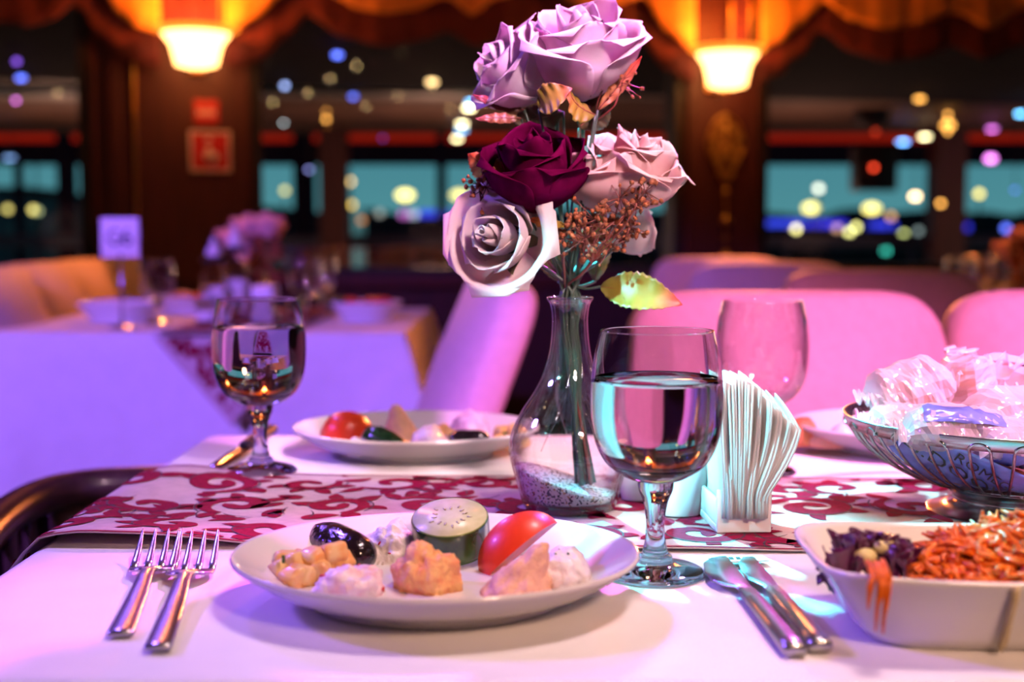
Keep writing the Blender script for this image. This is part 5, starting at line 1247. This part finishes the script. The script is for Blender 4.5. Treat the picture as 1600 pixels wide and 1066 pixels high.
def spray(base, tips, label, seed, nb=14, size=.0024, spread=.009):
    rn = random.Random(seed); base = Vector(base); t = thing('berry_spray', label, 'berry spray', base)
    tw = MB(); be = MB()
    for tp in tips:
        tp = Vector(tp); mid = (base+tp)/2+Vector((rn.uniform(-.008, .008), rn.uniform(-.008, .008), rn.uniform(-.006, .008)))
        path = smooth_prof([tuple(base), tuple(mid), tuple(tp)], 5); tw.add(tube(path, .0007, 5))
        for i in range(nb):
            p = tp+Vector((rn.gauss(0, spread), rn.gauss(0, spread*.7), rn.gauss(0, spread)))
            tw.add(tube([tp, p], .0004, 4)); s = size*rn.uniform(.6, 1.25)
            be.add(blob(p, (s, s*.8, s*1.1), .7, 420, i, 1))
    tw.build('twigs', M['brown'], t); o = be.build('berries', M['berry'], t); o['kind'] = 'stuff'
    one(tube(stem_path(base, (rnd.uniform(0, .012), rnd.uniform(-.008, .008))), .0011, 6), 'stem', M['brown'], t)
    return t
Y_ = FY-.035
spray(at_y(925, 410, Y_), [at_y(x, y, Y_+random.uniform(-.014, .012)) for x, y in ((915, 372), (948, 350), (975, 338), (995, 318), (1008, 300), (955, 385), (930, 345), (985, 355), (968, 310), (900, 355), (972, 368), (905, 380))], 'large russet dried berry spray under the blush roses', 3, 15)
spray(at_y(800, 330, FY-.02), [at_y(x, y, FY-.03) for x, y in ((755, 275), (760, 292), (748, 290))], 'small russet berry spray behind burgundy and white roses', 5, 14, .0020, .006)
spray(at_y(930, 190, FY), [at_y(x, y, FY-.01) for x, y in ((962, 105), (950, 125), (968, 128))], 'thin brown berry spray beside the narrow russet leaf', 6, 16, .0016, .008)
spray(at_y(880, 400, FY-.03), [at_y(x, y, FY-.045) for x, y in ((880, 372), (898, 340))], 'low russet berry sprig in front of the stems', 8, 12, .0020, .007)
for i, (sx0, dx, lb, mk) in enumerate(((880, -8, 'bare green stem at the neck, nearest the white rose', 'stem'), (900, 6, 'bare green stem in the middle of the vase neck', 'stem'), (945, 30, 'bare green stem leaning toward the big leaf', 'stem'), (915, 12, 'brown bare twig curling above the vase neck', 'brown'))):
    c = at_y(sx0+dx, 375, FY-.01+.008*i); tag(one(tube(stem_path(c, (.004*i-.002, .004-.003*i)), .0014, 7), 'bare_stem', M[mk], loc=c), lb, 'stem')

# ================================================================== THINGS ON THE FAR TABLES
VTZ = TZ+.0008
# table number card on a stand
sc_ = at_y(191, 512, 3.14); t = thing('table_number_stand', 'white table number card reading G6 on a slim metal stand', 'sign', (sc_.x, 3.14, VTZ))
one(lathe(smooth_prof([(0, 0), (.03, 0), (.032, .003), (.012, .008), (.005, .014), (0, .016)], 3), 24, (sc_.x, 3.14, VTZ)), 'base', M['steel'], t)
zb = at_y(191, 402, 3.14).z; zt = at_y(191, 340, 3.14).z; cwid = 60*3.14/F/2
one(tube([(sc_.x, 3.14, VTZ+.01), (sc_.x, 3.14, zb+.01)], .0035, 8), 'rod', M['steel'], t)
M['card'] = pmat('white_card', (.85, .83, .82), .6, var=.01)
one(rbox((sc_.x, 3.14, (zb+zt)/2), (cwid*2, .003, zt-zb), .0012), 'card', M['card'], t)
def hand(pts, nm='handwritten_character'):
    return one(tube([Vector((sc_.x+x*cwid, 3.1380, (zb+zt)/2+y*cwid)) for x, y in smooth_prof(pts, 5)], .0034, 6), nm, pmat('grey_violet_ink', (.10, .08, .16), .6), t)
hand([(-.05, .30), (-.25, .38), (-.50, .25), (-.60, 0), (-.50, -.25), (-.25, -.36), (.0, -.26), (.06, -.05), (-.18, -.02)])
hand([(.42, .40), (.26, .2), (.16, -.05), (.22, -.28), (.42, -.36), (.60, -.22), (.56, .0), (.36, .06), (.20, -.10)])
for (px, py, Y, lb) in ((247, 505, 3.3, 'empty goblet beside the table number sign'), (478, 505, 3.35, 'empty goblet on the violet table between flowers and red food'), (503, 500, 3.7, 'empty goblet farther back behind its twin on violet table')):
    p = at_y(px, py, Y); g = copy_tree(bpy.data.objects['water_goblet.002']); g.location = (p.x, Y, VTZ); g['label'] = lb
def deep_plate(px, Y, r, label, sq=False):
    p = at_y(px, 490, Y); c = (p.x, Y, VTZ); o = one(lathe(smooth_prof([(0, .003), (r*.55, .003), (r*.62, 0), (r*.66, 0), (r*.7, .008), (r*.9, .035), (r, .050), (r*.985, .051), (r*.88, .038), (r*.66, .010), (0, .008)], 3), 48, c), 'serving_dish', M['porc'], loc=c); tag(o, label, 'dish'); return c
deep_plate(190, 3.42, .118, 'white dish behind the table number stand')
c1 = deep_plate(572, 3.42, .098, 'white dish of red food near the violet table corner')
for i, (dx, dy, mk, lb) in enumerate(((-.04, 0, 'tomato', 'red tomato piece in the dish near the violet table corner'), (.015, .02, 'redbit', 'dark red pepper piece heaped in the corner dish'), (.045, -.01, 'tomato', 'second red tomato piece in the corner dish, toward the amber-lit chair'), (-.075, -.005, 'herb', 'green herb bunch at the side of the corner dish'))):
    p = Vector(c1)+Vector((dx, dy, .045)); tag(one(blob(p, (.03, .028, .02), .2, 40, i, 2), 'salad_piece', M[mk], loc=p), lb, 'salad piece')
c2 = deep_plate(300, 3.75, .12, 'white dish with reddish food behind the far goblet')
for i, (dx, mk) in enumerate(((-.03, 'bread'), (.04, 'tomato'))):
    p = Vector(c2)+Vector((dx, 0, .04)); tag(one(blob(p, (.04, .03, .025), .2, 40, i+5, 2), 'salad_piece', M[mk], loc=p), 'reddish food in dish behind far goblet, %s' % ('brownish bit' if i == 0 else 'brighter bit'), 'salad piece')
def bottle(px, Y, ptop, r, colm, label, liquid=True):
    p = at_y(px, 500, Y); H = at_y(px, ptop, Y).z-VTZ; c = (p.x, Y, VTZ); t = thing('oil_bottle', label, 'bottle', c)
    one(lathe(smooth_prof([(0, 0), (r*.95, 0), (r, .006), (r, H*.50), (r*.9, H*.58), (r*.55, H*.70), (r*.48, H*.78)], 4), 28, c), 'body', M['bowl_glass'], t)
    if colm: one(lathe([(0, .003), (r*.9, .003), (r*.93, .008), (r*.93, H*.42), (0, H*.42)], 28, c), 'oil', colm, t)
    one(lathe([(r*.5, H*.70), (r*1.0, H*.705), (r*1.0, H*.76), (r*.5, H*.765)], 24, c), 'dark_collar', M['frame'], t)
    one(lathe(smooth_prof([(r*.45, H*.765), (r*.62, H*.80), (r*.5, H*.86), (r*.22, H*.93), (r*.18, H), (0, H)], 4), 24, c), 'clear_cap', M['porc'], t)
    one(lathe([(r*1.004, H*.12), (r*1.010, H*.12), (r*1.010, H*.40), (r*1.004, H*.40)], 28, c), 'label_band', M['card'], t); return t
M['oil'] = pmat('golden_oil', (.62, .28, .02), .15, coat=.6); M['vin'] = pmat('pale_vinegar', (.55, .42, .36), .2, coat=.5); M['dkvin'] = pmat('dark_brown_vinegar', (.10, .03, .01), .15)
bottle(336, 3.55, 372, .036, M['oil'], 'bottle of golden oil with dark collar, violet table'); bottle(369, 3.62, 352, .036, M['vin'], 'taller bottle of pale vinegar beside golden oil bottle'); bottle(325, 3.30, 455, .03, M['dkvin'], 'short dark bottle with white label before golden oil bottle')
p = at_y(385, 500, 3.75); t = thing('napkin_block', 'white napkin block half hidden behind the filled goblet', 'napkin holder', (p.x+.02, 3.3, VTZ)); px5 = at_y(415, 500, 3.3).x
one(rbox((px5, 3.3, VTZ+.02), (.07, .10, .04), .006), 'holder', M['porc'], t); one(rbox((px5, 3.3, VTZ+.065), (.055, .09, .07), .004), 'napkins', M['card'], t)
def far_bouquet(px, ptop, pbot, Y, ztab, label, seed, blooms):
    c = at_y(px, 480, Y); t = thing('flower_bouquet', label, 'flowers', (c.x, Y, ztab)); rn = random.Random(seed)
    one(lathe(smooth_prof([(0, 0), (.045, 0), (.05, .01), (.055, .04), (.03, .09), (.016, .13), (.016, .16), (.02, .175)], 4), 28, (c.x, Y, ztab)), 'glass_vase', M['bowl_glass'], t)
    for i, (bx, by, r) in enumerate(blooms):
        q = at_y(bx, by, Y+rn.uniform(-.03, .03))
        for k in range(7):
            a = 2*PI*k/7
            def fn(u, v): 
                uu = (u-.5)*2; an = a+uu*.7; rad = r*(.2+.8*v**.6)*(1+.2*max(0, v-.7)); return Vector((q.x+math.cos(an)*rad*.9, q.y+math.sin(an)*rad*.6-.01, q.z-r*.7+r*1.4*v*(1-.2*uu*uu)-.3*r*max(0, v-.75)*3))
            one(grid(fn, 6, 6), 'petal', M['p_pink'], t)
        one(blob(q, (r*.6, r*.5, r*.7), .2, 40, i, 2), 'bud', M['p_pink'], t)
        one(tube([q, (c.x+rn.uniform(-.008, .008), Y, ztab+.17), (c.x+rn.uniform(-.02, .02), Y, ztab+.02)], .004, 6), 'stem', M['brown'], t)
    bb = MB()
    for i in range(60):
        q = at_y(px+rn.uniform(-30, 45)*.6+8, rn.uniform(pbot-70, pbot), Y-.05); s = rn.uniform(.006, .011); bb.add(blob(q, (s, s, s), .3, 100, i, 1))
    o = bb.build('dried_berries', M['berry'], t); o['kind'] = 'stuff'
far_bouquet(405, 335, 440, 3.8, VTZ, 'pale pink bouquet with dried berries on the violet table', 3, ((365, 372, .055), (392, 355, .060), (418, 352, .055), (385, 395, .045), (430, 360, .040)))
far_bouquet(1588, 350, 440, 3.6, VTZ, 'pale bouquet on the far table at the picture edge', 4, ((1578, 392, .055), (1600, 370, .05), (1592, 410, .04)))
for (px, Y, lb) in ((1500, 3.5, 'tiny empty goblet, first on the far table of glasses'), (1522, 3.7, 'tiny empty goblet, second on the far table of glasses'), (1545, 3.45, 'tiny empty goblet just before the far pale bouquet'), (1568, 3.9, 'tiny empty goblet behind the far pale bouquet'), (1535, 4.05, 'tiny empty goblet farthest back on the far table')):
    p = at_y(px, 450, Y); g = copy_tree(bpy.data.objects['water_goblet.002']); g.location = (p.x, Y, VTZ); g['label'] = lb
